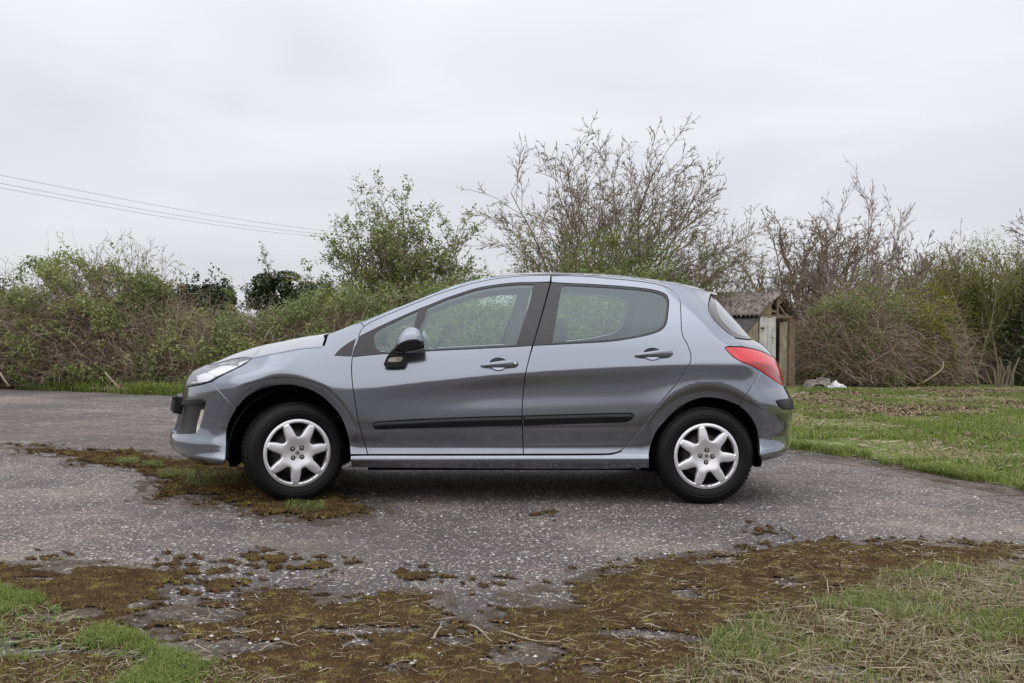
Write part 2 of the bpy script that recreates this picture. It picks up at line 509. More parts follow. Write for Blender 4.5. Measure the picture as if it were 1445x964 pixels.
# sandy dust along the right edge of the track
du = [tuple(p[:2]) for p in G([1118, 1200, 1300, 1445, 1500, 1445, 1330, 1240, 1180, 1118], [640, 645, 663, 690, 706, 716, 690, 668, 655, 646])]
sheet('dust_strip', du, .0045, M_DUST, jag=.14, seed=21, step=.08)

# ---- moss mats: thick cushions with ragged edges
MOSS_FG = [
 [(-160, 842), (0, 840), (60, 850), (120, 880), (190, 896), (235, 922), (300, 938), (420, 958), (430, 1010), (-160, 1010)],
 [(-60, 806), (40, 801), (110, 802), (190, 806), (238, 808), (254, 815), (214, 834), (192, 862), (150, 884), (105, 893), (60, 860), (20, 862), (-60, 850)],
 [(1560, 782), (1445, 774), (1370, 768), (1290, 765), (1210, 771), (1180, 764), (1130, 766), (1090, 776), (1045, 780), (960, 790), (885, 797), (838, 806), (868, 812), (822, 826), (780, 834), (736, 842), (702, 858), (712, 878), (694, 892), (655, 900), (622, 878), (600, 850), (622, 842), (585, 836), (545, 842), (500, 852), (452, 858), (424, 846), (442, 830), (380, 836), (338, 850), (250, 866), (214, 884), (262, 896), (212, 920), (230, 940), (250, 990), (1560, 990)],
]
MOSS_HOLES = [[(668, 926), (700, 910), (770, 911), (806, 925), (770, 938), (690, 942)], [(860, 803), (905, 800), (890, 812), (850, 815)], [(290, 905), (330, 900), (345, 915), (310, 925)], [(470, 905), (500, 898), (520, 912), (488, 918)],
 [(1085, 818), (1125, 815), (1140, 826), (1100, 832)], [(540, 940), (575, 935), (590, 948), (550, 952)], [(985, 790), (1040, 786), (1030, 796), (980, 800)]]
CLUMPS = [(310, 827, 21, 9), (298, 808, 9, 4), (585, 814.5, 19, 5.5), (450, 798.5, 18, 4.5), (383, 800, 10, 4), (388, 789, 16, 4), (354, 789, 14, 4), (247, 796, 7, 3), (703, 826, 7, 3), (1012, 664, 20, 3.5), (1085, 662, 14, 3), (640, 700, 10, 3), (500, 716, 12, 4), (62, 788, 9, 3), (1075, 751, 6, 2), (760, 727, 9, 2), (678, 845, 8, 4)]
MOSS_WH = [(18, 628), (60, 629), (110, 636), (180, 637), (196, 644), (236, 650), (300, 652), (345, 652), (400, 662), (450, 690), (492, 708), (505, 724), (470, 733), (425, 731), (372, 724), (330, 712), (300, 704), (225, 703), (232, 690), (245, 676), (215, 670), (180, 660), (120, 654), (100, 644), (50, 638)]
def moss_mask(px, py):
    """signed measure (photo-space metres are resolved afterwards on the ground)"""
    m = np.zeros(px.shape, bool)
    return m
def film(name, polys, mat, grow, z, seed, jag=.10):
    for p in polys:
        q = ccw(G(*np.array(p).T)[:, :2]); q = offset_poly(q, -grow)
        sheet(name, [tuple(a) for a in q], z, mat, jag=jag, seed=seed, step=.06)
M_DIRT = ramp_ground('thin_dirt', [(.35, (.070, .050, .034)), (.55, (.12, .092, .066)), (.7, (.20, .165, .13))], 5, fine=90, bump=.5)
patchy(M_DIRT, 6, .44, .62, .8)
M_WORN = ramp_ground('worn_pale_surface', [(.35, (.16, .142, .125)), (.55, (.23, .205, .18)), (.7, (.33, .30, .27))], 7, fine=120, bump=.5)
patchy(M_WORN, 4.5, .40, .64, .55)
film('dirt_film', MOSS_FG[1:], M_DIRT, .10, .003, 31)
film('dirt_film', [MOSS_WH], M_DIRT, .18, .003, 33, .2)
film('worn_surface', [[(-120, 572), (60, 575), (250, 590), (330, 640), (230, 650), (100, 628), (-120, 612)], [(210, 640), (330, 650), (310, 690), (240, 676)]], M_WORN, 0, .0022, 35, .3)
film('worn_surface', [[(560, 840), (700, 838), (720, 900), (820, 905), (830, 950), (640, 960), (560, 900)], [(140, 868), (300, 850), (330, 930), (180, 960)], [(380, 745), (560, 735), (620, 770), (480, 800), (330, 800)]], M_WORN, 0, .0022, 36, .12)
def build_moss(name, polys, holes, clumps, box, cell, hgt, base=.004, thr=.0, warp=.05, seed=1, label=None):
    x0, x1, y0, y1 = box
    nx, ny = int((x1 - x0) / cell), int((y1 - y0) / cell)
    X, Y = np.meshgrid(x0 + np.arange(nx) * cell, y0 + np.arange(ny) * cell)
    wx = (fbm(X * 6, Y * 6, 4, seed) - .5) * warp * 2 + (fbm(X * 30, Y * 30, 3, seed + 3) - .5) * warp * 1.3
    wy = (fbm(X * 6, Y * 6, 4, seed + 7) - .5) * warp * 2 + (fbm(X * 30, Y * 30, 3, seed + 9) - .5) * warp * 1.3
    D = np.full(X.shape, -1.0)
    for p in polys:
        q = G(*np.array(p).T)[:, :2]
        d = seg_dist(X + wx, Y + wy, q); ins = in_poly(X + wx, Y + wy, q)
        D = np.maximum(D, np.where(ins, d, -d))
    for p in holes:
        q = G(*np.array(p).T)[:, :2]
        d = seg_dist(X + wx, Y + wy, q); ins = in_poly(X + wx, Y + wy, q)
        D = np.minimum(D, np.where(ins, -d, d))
    for (cx, cy, rx, ry) in clumps:
        c = G([cx], [cy])[0]; a = G([cx + rx], [cy])[0, 0] - c[0]; b = (G([cx], [cy - ry])[0, 1] - c[1])
        e = 1 - np.hypot((X + wx * .5 - c[0]) / a, (Y + wy * .5 - c[1]) / b)
        D = np.maximum(D, e * min(a, b))
    n = fbm(X * 14, Y * 14, 3, seed + 20); n2 = fbm(X * 55, Y * 55, 2, seed + 30)
    crumbs = np.clip((fbm(X * 22, Y * 22, 3, seed + 60) - .60) * .25, 0, 1) - np.clip(-D - .02, 0, 1) * .28
    D = np.maximum(D, np.where(D > -.16, crumbs, -1))
    bare = fbm(X * 3.2, Y * 5, 4, seed + 40)
    D = np.minimum(D, (.66 - bare) * .35 + .0)
    H = base + hgt * np.clip(D / .05, 0, 1) ** .6 * (.35 + .9 * n) + hgt * .35 * (n2 - .5) * np.clip(D / .02, 0, 1)
    ok = D > thr
    idx = np.full(X.shape, -1); keep = ok.copy()
    keep[1:, :] |= ok[:-1, :]; keep[:, 1:] |= ok[:, :-1]; keep[1:, 1:] |= ok[:-1, :-1]
    H = np.where(ok, H, base * .4)
    idx[keep] = np.arange(keep.sum())
    V = np.stack([X[keep], Y[keep], H[keep]], -1)
    a, b, c, d = idx[:-1, :-1], idx[:-1, 1:], idx[1:, 1:], idx[1:, :-1]
    cm = ok[:-1, :-1] & (a >= 0) & (b >= 0) & (c >= 0) & (d >= 0)
    F = np.stack([a[cm], b[cm], c[cm], d[cm]], -1)
    o = mesh_obj(name, V, F, M_MOSS, smooth=True)
    tag(o, label, 'moss', kind='stuff')
    pts = np.stack([X[ok], Y[ok], H[ok]], -1)
    return o, pts
_, moss_pts = build_moss('moss_mat', MOSS_FG, MOSS_HOLES, CLUMPS, (-2.6, 2.7, 2.9, 6.2), .0125, .015, seed=2, label='brown moss mat spreading over the near edge of the worn track')
_, moss_pts2 = build_moss('moss_mat', [MOSS_WH], [], [], (-5.2, -.8, 5.6, 9.6), .02, .022, seed=6, warp=.11, label='brown and green moss growing round and under the front wheel')

# ---- scattered geometry
def blades(P, h, w, bend, rs, seg=2, spread=1.0):
    """bent grass blades: P (n,3) roots; h,w arrays"""
    n = len(P)
    az = rs.rand(n) * 2 * PI
    d = np.stack([np.cos(az), np.sin(az), 0 * az], -1); s_ = np.stack([-np.sin(az), np.cos(az), 0 * az], -1)
    lean = bend * (.25 + rs.rand(n) * spread)
    p1 = P + d * (h * lean * .35)[:, None]; p1[:, 2] += h * .6
    p2 = P + d * (h * lean)[:, None]; p2[:, 2] += h * np.clip(1.05 - lean * .55, .2, 1)
    w = w[:, None]
    V = np.stack([P - s_ * w, P + s_ * w, p1 + s_ * w * .75, p1 - s_ * w * .75, p2], 1)
    b = np.arange(n)[:, None] * 5
    F = np.concatenate([b + [0, 1, 2], b + [0, 2, 3], b + [3, 2, 4]])
    return V.reshape(-1, 3), F
def spikes(P, h, w, rs):
    n = len(P); az = rs.rand(n) * 2 * PI
    s_ = np.stack([np.cos(az), np.sin(az), 0 * az], -1)
    t = P + np.stack([(rs.rand(n) - .5) * h * 1.1, (rs.rand(n) - .5) * h * 1.1, h], -1)
    V = np.stack([P - s_ * w[:, None], P + s_ * w[:, None], t], 1).reshape(-1, 3)
    return V, np.arange(3 * n).reshape(-1, 3)
def leafquads(P, size, rs, up=.4, aspect=.5):
    n = len(P)
    nr = rs.randn(n, 3); nr[:, 2] = np.abs(nr[:, 2]) + up; nr /= np.linalg.norm(nr, axis=1)[:, None]
    a = np.cross(nr, rs.randn(n, 3)); a /= np.linalg.norm(a, axis=1)[:, None]
    b = np.cross(nr, a)
    s_ = (size * (.6 + .8 * rs.rand(n)))[:, None]
    V = np.stack([P - a * s_ * .5, P + b * s_ * aspect * .5 + a * s_ * .05 + nr * s_ * .06, P + a * s_ * .5, P - b * s_ * aspect * .5 + a * s_ * .05 + nr * s_ * .06], 1)
    bi = np.arange(n)[:, None] * 4
    F = np.concatenate([bi + [0, 1, 2], bi + [0, 2, 3]])
    return V.reshape(-1, 3), F
def prisms(A, B, ra, rb):
    """three-sided tapered sticks A->B"""
    n = len(A); d = B - A; L = np.linalg.norm(d, axis=1)[:, None] + 1e-9; d = d / L
    ref = np.where(np.abs(d[:, 2:3]) < .9, np.array([[0, 0, 1.0]]), np.array([[1.0, 0, 0]]))
    u = np.cross(d, ref); u /= np.linalg.norm(u, axis=1)[:, None]; v = np.cross(d, u)
    V = []
    for P, r in ((A, ra), (B, rb)):
        r = np.broadcast_to(np.asarray(r, float), (n,))[:, None]
        for k in range(3):
            t = 2 * PI * k / 3; V.append(P + r * (math.cos(t) * u + math.sin(t) * v))
    V = np.stack(V, 1).reshape(-1, 3); b = np.arange(n)[:, None] * 6
    F = np.concatenate([b + [0, 1, 4, 3], b + [1, 2, 5, 4], b + [2, 0, 3, 5]])
    return V, F

M_TUFT = island_mat('moss_shoots', [(0, (.045, .026, .014)), (.40, (.095, .056, .026)), (.62, (.130, .085, .034)), (.76, (.23, .20, .05)), (1, (.36, .33, .10))], big=(9, .55), rough=.9, spec=.1)
rs = np.random.RandomState(21)
k = rs.randint(0, len(moss_pts), 105000); P = moss_pts[k] + np.stack([(rs.rand(len(k)) - .5) * .0125, (rs.rand(len(k)) - .5) * .0125, np.full(len(k), -.003)], -1)
V, F = spikes(P, .005 + .007 * rs.rand(len(k)), .0018 + .0022 * rs.rand(len(k)), rs)
tag(mesh_obj('moss_shoots', V, F, M_TUFT), 'fine brown and olive moss shoots covering the near moss mat', 'moss', kind='stuff')
k = rs.randint(0, len(moss_pts2), 26000); P = moss_pts2[k] + np.stack([(rs.rand(len(k)) - .5) * .02, (rs.rand(len(k)) - .5) * .02, np.full(len(k), -.003)], -1)
V, F = spikes(P, .007 + .009 * rs.rand(len(k)), .003 + .003 * rs.rand(len(k)), rs)
tag(mesh_obj('moss_shoots', V, F, M_TUFT), 'fine brown and green moss shoots beside the front wheel', 'moss', kind='stuff')

def scatter_px(n, poly, rs, dens=None):
    """n random ground points inside a photo-space outline (uniform on the ground)"""
    q = G(*np.array(poly).T)[:, :2]
    lo, hi = q.min(0), q.max(0); out = []
    while sum(map(len, out)) < n:
        p = lo + rs.rand(n * 3, 2) * (hi - lo); p = p[in_poly(p[:, 0], p[:, 1], q)]
        if dens is not None: p = p[rs.rand(len(p)) < dens(p[:, 0], p[:, 1])]
        out.append(p)
    p = np.concatenate(out)[:n]
    return np.concatenate([p, np.zeros((n, 1))], 1)
M_GRASS = island_mat('grass_blades', [(0, (.085, .115, .028)), (.35, (.140, .175, .045)), (.64, (.205, .235, .070)), (.80, (.29, .28, .11)), (1, (.46, .40, .24))], big=(1.2, .35), transl=.25, rough=.6)
M_GRASSF = island_mat('field_grass_blades', [(0, (.095, .145, .024)), (.4, (.155, .215, .040)), (.72, (.225, .285, .066)), (.87, (.29, .29, .10)), (1, (.44, .38, .20))], big=(1.0, .35), transl=.3, rough=.6)
M_GRASSD = island_mat('dry_grass_blades', [(0, (.09, .12, .035)), (.35, (.14, .155, .05)), (.6, (.27, .235, .12)), (1, (.42, .36, .23))], big=(1.5, .35), transl=.2, rough=.7)
M_STRAW = island_mat('dry_straw', [(0, (.16, .115, .07)), (.4, (.30, .24, .155)), (.8, (.46, .39, .28)), (1, (.58, .52, .42))], rough=.75)
def clumpy(scale, thr, soft, seed):
    return lambda x, y: np.clip((fbm(x * scale, y * scale, 4, seed) - thr) / soft, .02, 1)
FG_L = [(-120, 832), (0, 834), (60, 848), (120, 880), (190, 900), (235, 925), (300, 940), (420, 962), (430, 1010), (-120, 1010)]
FG_R = [(1000, 905), (1040, 880), (1100, 862), (1180, 850), (1250, 820), (1330, 800), (1445, 805), (1560, 800), (1560, 1010), (900, 1010), (940, 960), (980, 940)]
rs = np.random.RandomState(31)
n = 25000; P = scatter_px(n, FG_L, rs, clumpy(3.2, .42, .14, 51)); P[:, 2] = .006
V, F = blades(P, .016 + .042 * rs.rand(n) ** 1.3, .0009 + .0012 * rs.rand(n), .9, rs)
tag(mesh_obj('grass', V, F, M_GRASSF), 'short green grass in the near left corner', 'grass', kind='stuff')
n = 9500; P = scatter_px(n, FG_R, rs, clumpy(3.6, .53, .10, 57)); P[:, 2] = .008
V, F = blades(P, .016 + .046 * rs.rand(n) ** 1.4, .0010 + .0013 * rs.rand(n), 1.0, rs)
tag(mesh_obj('grass', V, F, M_GRASSF), 'thin green grass growing through straw in the near right corner', 'grass', kind='stuff')
n = 3500; P = scatter_px(n, FG_R, rs); P[:, 2] = .008
V, F = blades(P, .03 + .07 * rs.rand(n), .0010 + .0012 * rs.rand(n), 1.7, rs)
tag(mesh_obj('dry_grass', V, F, M_GRASSD), 'bleached dead grass lying in the near right corner', 'grass', kind='stuff')
# ground leaves (weeds) among the grass
def rosettes(P, rs, r0, r1, nl=7):
    out = []
    for p in P:
        for a in np.linspace(0, 2 * PI, nl, endpoint=False) + rs.rand() * 6:
            L = r0 + (r1 - r0) * rs.rand(); w = L * .23
            d = np.array([math.cos(a), math.sin(a), .35 + .4 * rs.rand()]); s_ = np.array([-math.sin(a), math.cos(a), 0])
            out.append([p, p + d * L * .5 + s_ * w, p + d * L * .95 - [0, 0, L * .22], p + d * L * .5 - s_ * w])
    V = np.array(out).reshape(-1, 3); b = np.arange(len(out))[:, None] * 4
    return V, np.concatenate([b + [0, 1, 2], b + [0, 2, 3]])
M_WEED = island_mat('weed_leaves', [(0, (.07, .13, .03)), (.6, (.11, .18, .045)), (1, (.17, .23, .07))], transl=.2, rough=.5)
P = np.concatenate([scatter_px(420, FG_L, rs), scatter_px(260, FG_R, rs)]); P[:, 2] = .006
V, F = rosettes(P, rs, .010, .030); tag(mesh_obj('weeds', V, F, M_WEED), 'small broad leaved weeds among the near grass', 'weeds', kind='stuff')
# straw litter
def straw(n, poly, rs, l0, l1, r, name, label, dens=None, lift=.012):
    P = scatter_px(n, poly, rs, dens); a = rs.rand(n) * 2 * PI; L = l0 + (l1 - l0) * rs.rand(n) ** 2
    d = np.stack([np.cos(a), np.sin(a), (rs.rand(n) - .4) * .35], -1)
    P[:, 2] = lift + .012 * rs.rand(n)
    k1 = rs.randn(n, 3) * (L * .10)[:, None]; k1[:, 2] = np.abs(k1[:, 2]) * .6
    A = P - d * L[:, None] * .5; B = P + k1; C = P + d * L[:, None] * .5
    for q in (A, B, C): q[:, 2] = np.maximum(q[:, 2], .008)
    rr = r * (.5 + rs.rand(n))
    V1, F1 = prisms(A, B, rr, rr); V2, F2 = prisms(B, C, rr, rr * .7)
    tag(mesh_obj(name, np.concatenate([V1, V2]), np.concatenate([F1, F2 + len(V1)]), M_STRAW), label, 'straw', kind='stuff')
straw(2600, MOSS_FG[2], rs, .02, .12, .0008, 'straw', 'pale straw stems littering the near moss')
straw(3000, FG_R, rs, .03, .24, .0010, 'straw', 'dense pale straw in the near right corner')
straw(1300, FG_L, rs, .03, .12, .0008, 'straw', 'pale straw stems in the near left grass')
straw(160, [(0, 803), (0, 560), (240, 562), (500, 740), (1110, 720), (1445, 740), (1445, 775), (830, 800), (300, 800)], rs, .02, .09, .0013, 'straw', 'stray straw bits on the bare track', lift=.002)
# far right field and verges
FIELD = [(1118, 628), (1200, 642), (1300, 661), (1445, 689), (1600, 715), (1600, 560), (1445, 548), (1330, 548), (1200, 550), (1130, 549), (1118, 560)]
n = 56000; P = scatter_px(n, FIELD, rs, clumpy(.9, .46, .10, 71)); P[:, 2] = .004
V, F = blades(P, (.03 + .06 * rs.rand(n) ** 1.5) * (1 + .3 * fbm(P[:, 0] * 1.3, P[:, 1] * 1.3, 3, 4)), .0035 + .004 * rs.rand(n), .9, rs)
tag(mesh_obj('field_grass', V, F, M_GRASSF), 'rough green grass of the field behind the car', 'grass', kind='stuff')
n = 9000; P = scatter_px(n, FIELD, rs, clumpy(.7, .50, .08, 73)); P[:, 2] = .004
V, F = blades(P, .04 + .07 * rs.rand(n), .003 + .003 * rs.rand(n), 1.8, rs)
tag(mesh_obj('dead_field_grass', V, F, M_GRASSD), 'bleached dead grass patches in the field behind the car', 'grass', kind='stuff')
straw(2400, FIELD, rs, .08, .35, .004, 'straw', 'straw litter scattered over the field behind the car')
film('dirt_film', [[(1112, 632), (1200, 642), (1300, 661), (1445, 689), (1600, 720), (1600, 740), (1445, 703), (1300, 672), (1200, 651), (1112, 640)]], M_DIRT, .04, .0072, 37, .15)
M_LITTER = island_mat('brown_leaf_litter', [(0, (.10, .065, .04)), (.5, (.19, .13, .085)), (1, (.32, .24, .165))], rough=.8)
rs_ = np.random.RandomState(91)
LIT = [(1120, 560), (1200, 552), (1330, 550), (1445, 552), (1600, 556), (1600, 640), (1445, 630), (1300, 618), (1118, 600)]
P = scatter_px(11000, LIT, rs_, clumpy(.55, .53, .05, 93)); P[:, 2] = .02 + .03 * rs_.rand(len(P))
V, F = leafquads(P, .055, rs_, up=1.2, aspect=.7)
tag(mesh_obj('leaf_litter', V, F, M_LITTER), 'brown dead leaf litter in patches on the grass behind the car', 'leaf litter', kind='stuff')
EDGE_R = [(1116, 629), (1200, 640), (1300, 659), (1445, 686), (1520, 700), (1520, 712), (1445, 694), (1300, 667), (1200, 648), (1116, 637)]
n = 9000; P = scatter_px(n, EDGE_R, rs, clumpy(1.8, .42, .1, 77)); P[:, 2] = .004
V, F = blades(P, .04 + .07 * rs.rand(n), .002 + .002 * rs.rand(n), 1.0, rs)
tag(mesh_obj('edge_grass', V, F, M_GRASSF), 'grass tufts along the right edge of the track', 'grass', kind='stuff')
VERGE = [(-200, 549), (0, 548), (80, 551), (150, 555), (245, 559), (330, 563), (330, 556), (245, 547), (150, 541), (60, 541), (-200, 540)]
n = 16000; P = scatter_px(n, VERGE, rs, clumpy(.8, .40, .12, 81)); P[:, 2] = .0
V, F = blades(P, .08 + .22 * rs.rand(n) ** 1.3, .005 + .006 * rs.rand(n), .9, rs)
tag(mesh_obj('verge_grass', V, F, M_GRASSF), 'green grass and nettles along the foot of the left hedge', 'grass', kind='stuff')
straw(500, VERGE, rs, .1, .5, .006, 'straw', 'dead stems along the foot of the left hedge', lift=.05)
# green tufts on the moss by the wheel
TUFTS = [(300, 680, 40, 10), (180, 655, 14, 3), (215, 660, 12, 3), (430, 720, 26, 6), (250, 672, 26, 4)]
P = np.concatenate([G(cx + (rs.rand(900) - .5) * 2 * rx, cy + (rs.rand(900) - .5) * 2 * ry) for cx, cy, rx, ry in TUFTS]); n = len(P); P[:, 2] = .012
V, F = blades(P, .02 + .035 * rs.rand(n), .0016 + .0014 * rs.rand(n), 1.0, rs)
tag(mesh_obj('grass_tufts', V, F, M_GRASS), 'green grass tufts in the moss by the front wheel', 'grass', kind='stuff')
# loose stones
ROADP = [(0, 803), (-200, 803), (-200, 570), (240, 566), (330, 620), (1118, 645), (1445, 700), (1560, 730), (1560, 775), (830, 805), (300, 850)]
n = 5200; P = scatter_px(n, ROADP, rs); s_ = (.003 + .006 * rs.rand(n) ** 2)
n2 = 1500; P2 = scatter_px(n2, MOSS_FG[2], rs); P2[:, 2] = .012
P = np.concatenate([P, P2]); s_ = np.concatenate([s_, .003 + .006 * rs.rand(n2) ** 2]); n += n2
oc = np.array([[1, 0, 0], [0, 1, 0], [-1, 0, 0], [0, -1, 0], [0, 0, .7], [0, 0, -.7]], float)
V = P[:, None] + (oc[None] * (1 + .5 * (rs.rand(n, 6, 1) - .5))) * s_[:, None, None] * np.array([1.2, 1, 1])
ot = np.array([[0, 1, 4], [1, 2, 4], [2, 3, 4], [3, 0, 4], [1, 0, 5], [2, 1, 5], [3, 2, 5], [0, 3, 5]])
F = (np.arange(n)[:, None, None] * 6 + ot[None]).reshape(-1, 3)
M_STONE = island_mat('loose_stones', [(0, (.10, .09, .085)), (.4, (.22, .18, .14)), (.75, (.38, .36, .34)), (1, (.62, .60, .58))], rough=.7)
tag(mesh_obj('loose_stones', V.reshape(-1, 3), F, M_STONE), 'small pale stones loose on the track', 'stones', kind='stuff')

# single sticks one could pick up
M_TWIG = simple('weathered_twig', (.30, .245, .175), rough=.85, noise=.3, nscale=40)
def stick(px_pts, r, label, name='twig'):
    q = smooth_poly(G(*np.array(px_pts, float).T), .02, closed=False, ang=80)
    c = q.mean(0)
    q[:, 2] = .016 + .004 * np.sin(np.linspace(0, 7, len(q)))
    mb = MB(); t = np.linspace(0, 1, len(q)); mb.tube(q - [c[0], c[1], 0], r * (1.1 - .6 * t), 6)
    o = mb.obj(name, M_TWIG, smooth=True); o.location = (c[0], c[1], 0)
    tag(o, label, 'twig', 'sticks lying on the moss')
for pts, r, lab in [
    ([(1318, 797), (1360, 804), (1400, 812), (1470, 826)], .006, 'longest pale stick on the ground, running out of the right edge'),
    ([(1278, 766), (1320, 772), (1358, 778)], .004, 'thin straight stick on the moss edge below the rear of the car'),
    ([(1103, 836), (1125, 829), (1155, 826)], .003, 'bent pale twig lying on moss between rear wheel and bottom edge'),
    ([(1167, 823), (1169, 842), (1173, 860)], .003, 'short upright-looking pale stalk in front of the straw patch'),
    ([(708, 898), (735, 906), (790, 913)], .0035, 'curved twig along the top of the long bare patch'),
    ([(660, 888), (680, 897), (693, 912)], .0035, 'hooked twig between the two bare patches'),
    ([(1440, 880), (1400, 878), (1368, 874)], .004, 'grey stick in the grass at the right edge'),
    ([(612, 908), (618, 895), (623, 886)], .005, 'stubby pale wood chip standing on the moss'),
    ([(905, 880), (940, 870), (985, 872)], .003, 'fine twig lying across dark moss near the centre'),
    ([(330, 708), (372, 703), (405, 701)], .004, 'pale stick just in front of the front tyre')]:
    stick(pts, r, lab)
# ================================================================== THE CAR
CX, CY, CYAW = -0.105, 7.15, math.radians(4.2)
_cc, _cs = math.cos(CYAW), math.sin(CYAW)
def c2w(P):
    P = np.asarray(P, float)
    return np.stack([CX + _cc * P[..., 0] - _cs * P[..., 1], CY + _cs * P[..., 0] + _cc * P[..., 1], P[..., 2]], -1)
def plane_pt(px, py, yl):
    """photo pixel -> point on the car's own plane y = yl (local coordinates)"""
    d = px_ray(px, py)
    n = np.array([-_cs, _cc, 0.0])
    o = np.array([CX, CY, 0.0]) + n * yl
    t = ((o - CO) @ n) / (d @ n)
    W_ = CO[None] + d * t[:, None] - np.array([CX, CY, 0])
    return np.stack([_cc * W_[:, 0] + _cs * W_[:, 1], -_cs * W_[:, 0] + _cc * W_[:, 1], W_[:, 2]], -1)

def pchip_slopes(X, Y):
    h = np.diff(X, axis=-1); dl = np.diff(Y, axis=-1) / h
    d = np.zeros_like(Y)
    w1 = 2 * h[..., 1:] + h[..., :-1]; w2 = h[..., 1:] + 2 * h[..., :-1]
    a, b = dl[..., :-1], dl[..., 1:]
    with np.errstate(divide='ignore', invalid='ignore'):
        hm = (w1 + w2) / (w1 / a + w2 / b)
    d[..., 1:-1] = np.where(a * b > 0, hm, 0)
    d[..., 0] = dl[..., 0]; d[..., -1] = dl[..., -1]
    return d
def pchip_eval(X, Y, x):
    """X,Y (n,k) knots per point, x (n)"""
    d = pchip_slopes(X, Y)
    k = X.shape[-1]
    i = np.clip((x[:, None] >= X).sum(-1) - 1, 0, k - 2)
    r = np.arange(len(x))
    x0, x1 = X[r, i], X[r, i + 1]; h = x1 - x0
    t = (x - x0) / h
    y0, y1, d0, d1 = Y[r, i], Y[r, i + 1], d[r, i] * h, d[r, i + 1] * h
    tc_ = np.clip(t, 0, 1)
    v = (2 * tc_**3 - 3 * tc_**2 + 1) * y0 + (tc_**3 - 2 * tc_**2 + tc_) * d0 + (-2 * tc_**3 + 3 * tc_**2) * y1 + (tc_**3 - tc_**2) * d1
    v = v + np.where(t < 0, t * d0, 0) + np.where(t > 1, (t - 1) * d1, 0)
    return v
def interp1(xk, yk, x):
    xk = np.asarray(xk, float); yk = np.asarray(yk, float); x = np.asarray(x, float)
    return pchip_eval(np.broadcast_to(xk, (x.size, len(xk))), np.broadcast_to(yk, (x.size, len(yk))), x.ravel()).reshape(x.shape)

# body sections along the car: heights and half widths of the same twelve feature lines
ST_X = np.array([-2.25, -1.75, -1.30, -0.95, -0.45, 0.0, 0.8, 1.3, 1.75, 2.1])
ST_Z = np.array([
 [.220, .268, .318, .332, .46, .55, .63, .72, .90, .98, 1.05, 1.15],
 [.225, .270, .320, .334, .46, .55, .66, .76, .93, 1.0, 1.07, 1.17],
 [.235, .288, .325, .37, .46, .54, .66, .78, .975, 1.05, 1.15, 1.25],
 [.235, .288, .325, .368, .46, .53, .63, .745, .940, 1.13, 1.35, 1.45],
 [.232, .288, .325, .365, .475, .555, .66, .79, .975, 1.20, 1.41, 1.50],
 [.232, .290, .325, .365, .50, .585, .70, .834, 1.012, 1.25, 1.475, 1.55],
 [.235, .292, .327, .37, .515, .605, .735, .888, 1.065, 1.27, 1.46, 1.53],
 [.245, .300, .340, .385, .52, .66, .815, .908, 1.085, 1.28, 1.42, 1.50],
 [.255, .318, .384, .425, .54, .66, .80, .905, 1.07, 1.24, 1.37, 1.45],
 [.255, .318, .384, .425, .54, .66, .775, .905, 1.07, 1.24, 1.37, 1.45]])
ST_W = np.array([
 [.800, .855, .816, .814, .827, .845, .866, .880, .825, .79, .73, .55],
 [.815, .864, .826, .824, .836, .853, .873, .886, .838, .81, .75, .58],
 [.840, .868, .860, .856, .874, .886, .894, .895, .840, .80, .72, .60],
 [.835, .868, .855, .850, .873, .880, .883, .885, .843, .785, .66, .58],
 [.835, .868, .852, .846, .872, .8755, .874, .8815, .838, .740, .615, .53],
 [.835, .868, .852, .846, .873, .8725, .8690, .8800, .840, .735, .600, .52],
 [.838, .868, .852, .847, .875, .8775, .8745, .8855, .842, .735, .605, .53],
 [.840, .868, .853, .848, .876, .8965, .8885, .8935, .838, .735, .620, .55],
 [.830, .866, .843, .838, .866, .887, .880, .889, .815, .700, .590, .50],
 [.830, .866, .843, .838, .862, .880, .888, .890, .800, .690, .580, .50]])
_sx = np.broadcast_to(ST_X, (12, len(ST_X)))
FR_X, RR_X, AX_Z = -1.332, 1.310, 0.312          # axle positions
def w_sec(x, z):
    x = np.asarray(x, float).ravel(); z = np.asarray(z, float).ravel()
    xc = np.clip(x, ST_X[0], ST_X[-1])
    Z = np.stack([interp1(ST_X, ST_Z[:, k], xc) for k in range(12)], -1)
    W_ = np.stack([interp1(ST_X, ST_W[:, k], xc) for k in range(12)], -1)
    lo = pchip_eval(Z[:, :8], W_[:, :8], z)
    up = pchip_eval(Z[:, 7:], W_[:, 7:], z)
    k = 0.004
    w = 0.5 * (lo + up - np.sqrt((lo - up) ** 2 + k * k))
    # wheel-arch flare: the skin turns in towards the arch edge
    for ax, az, rx, rz, r1, T in ((FR_X - .045, .335, .39, .415, 1.215, .036), (RR_X, .318, .36, .378, 1.25, .027)):
        r = np.hypot((x - ax) / rx, (z - az) / rz)
        t = np.clip((r1 - r) / (r1 - 1), 0, 1.2)
        fade = np.clip((z - .30) / .25, 0, 1)
        w = w - T * t ** 1.6 * fade
    return w

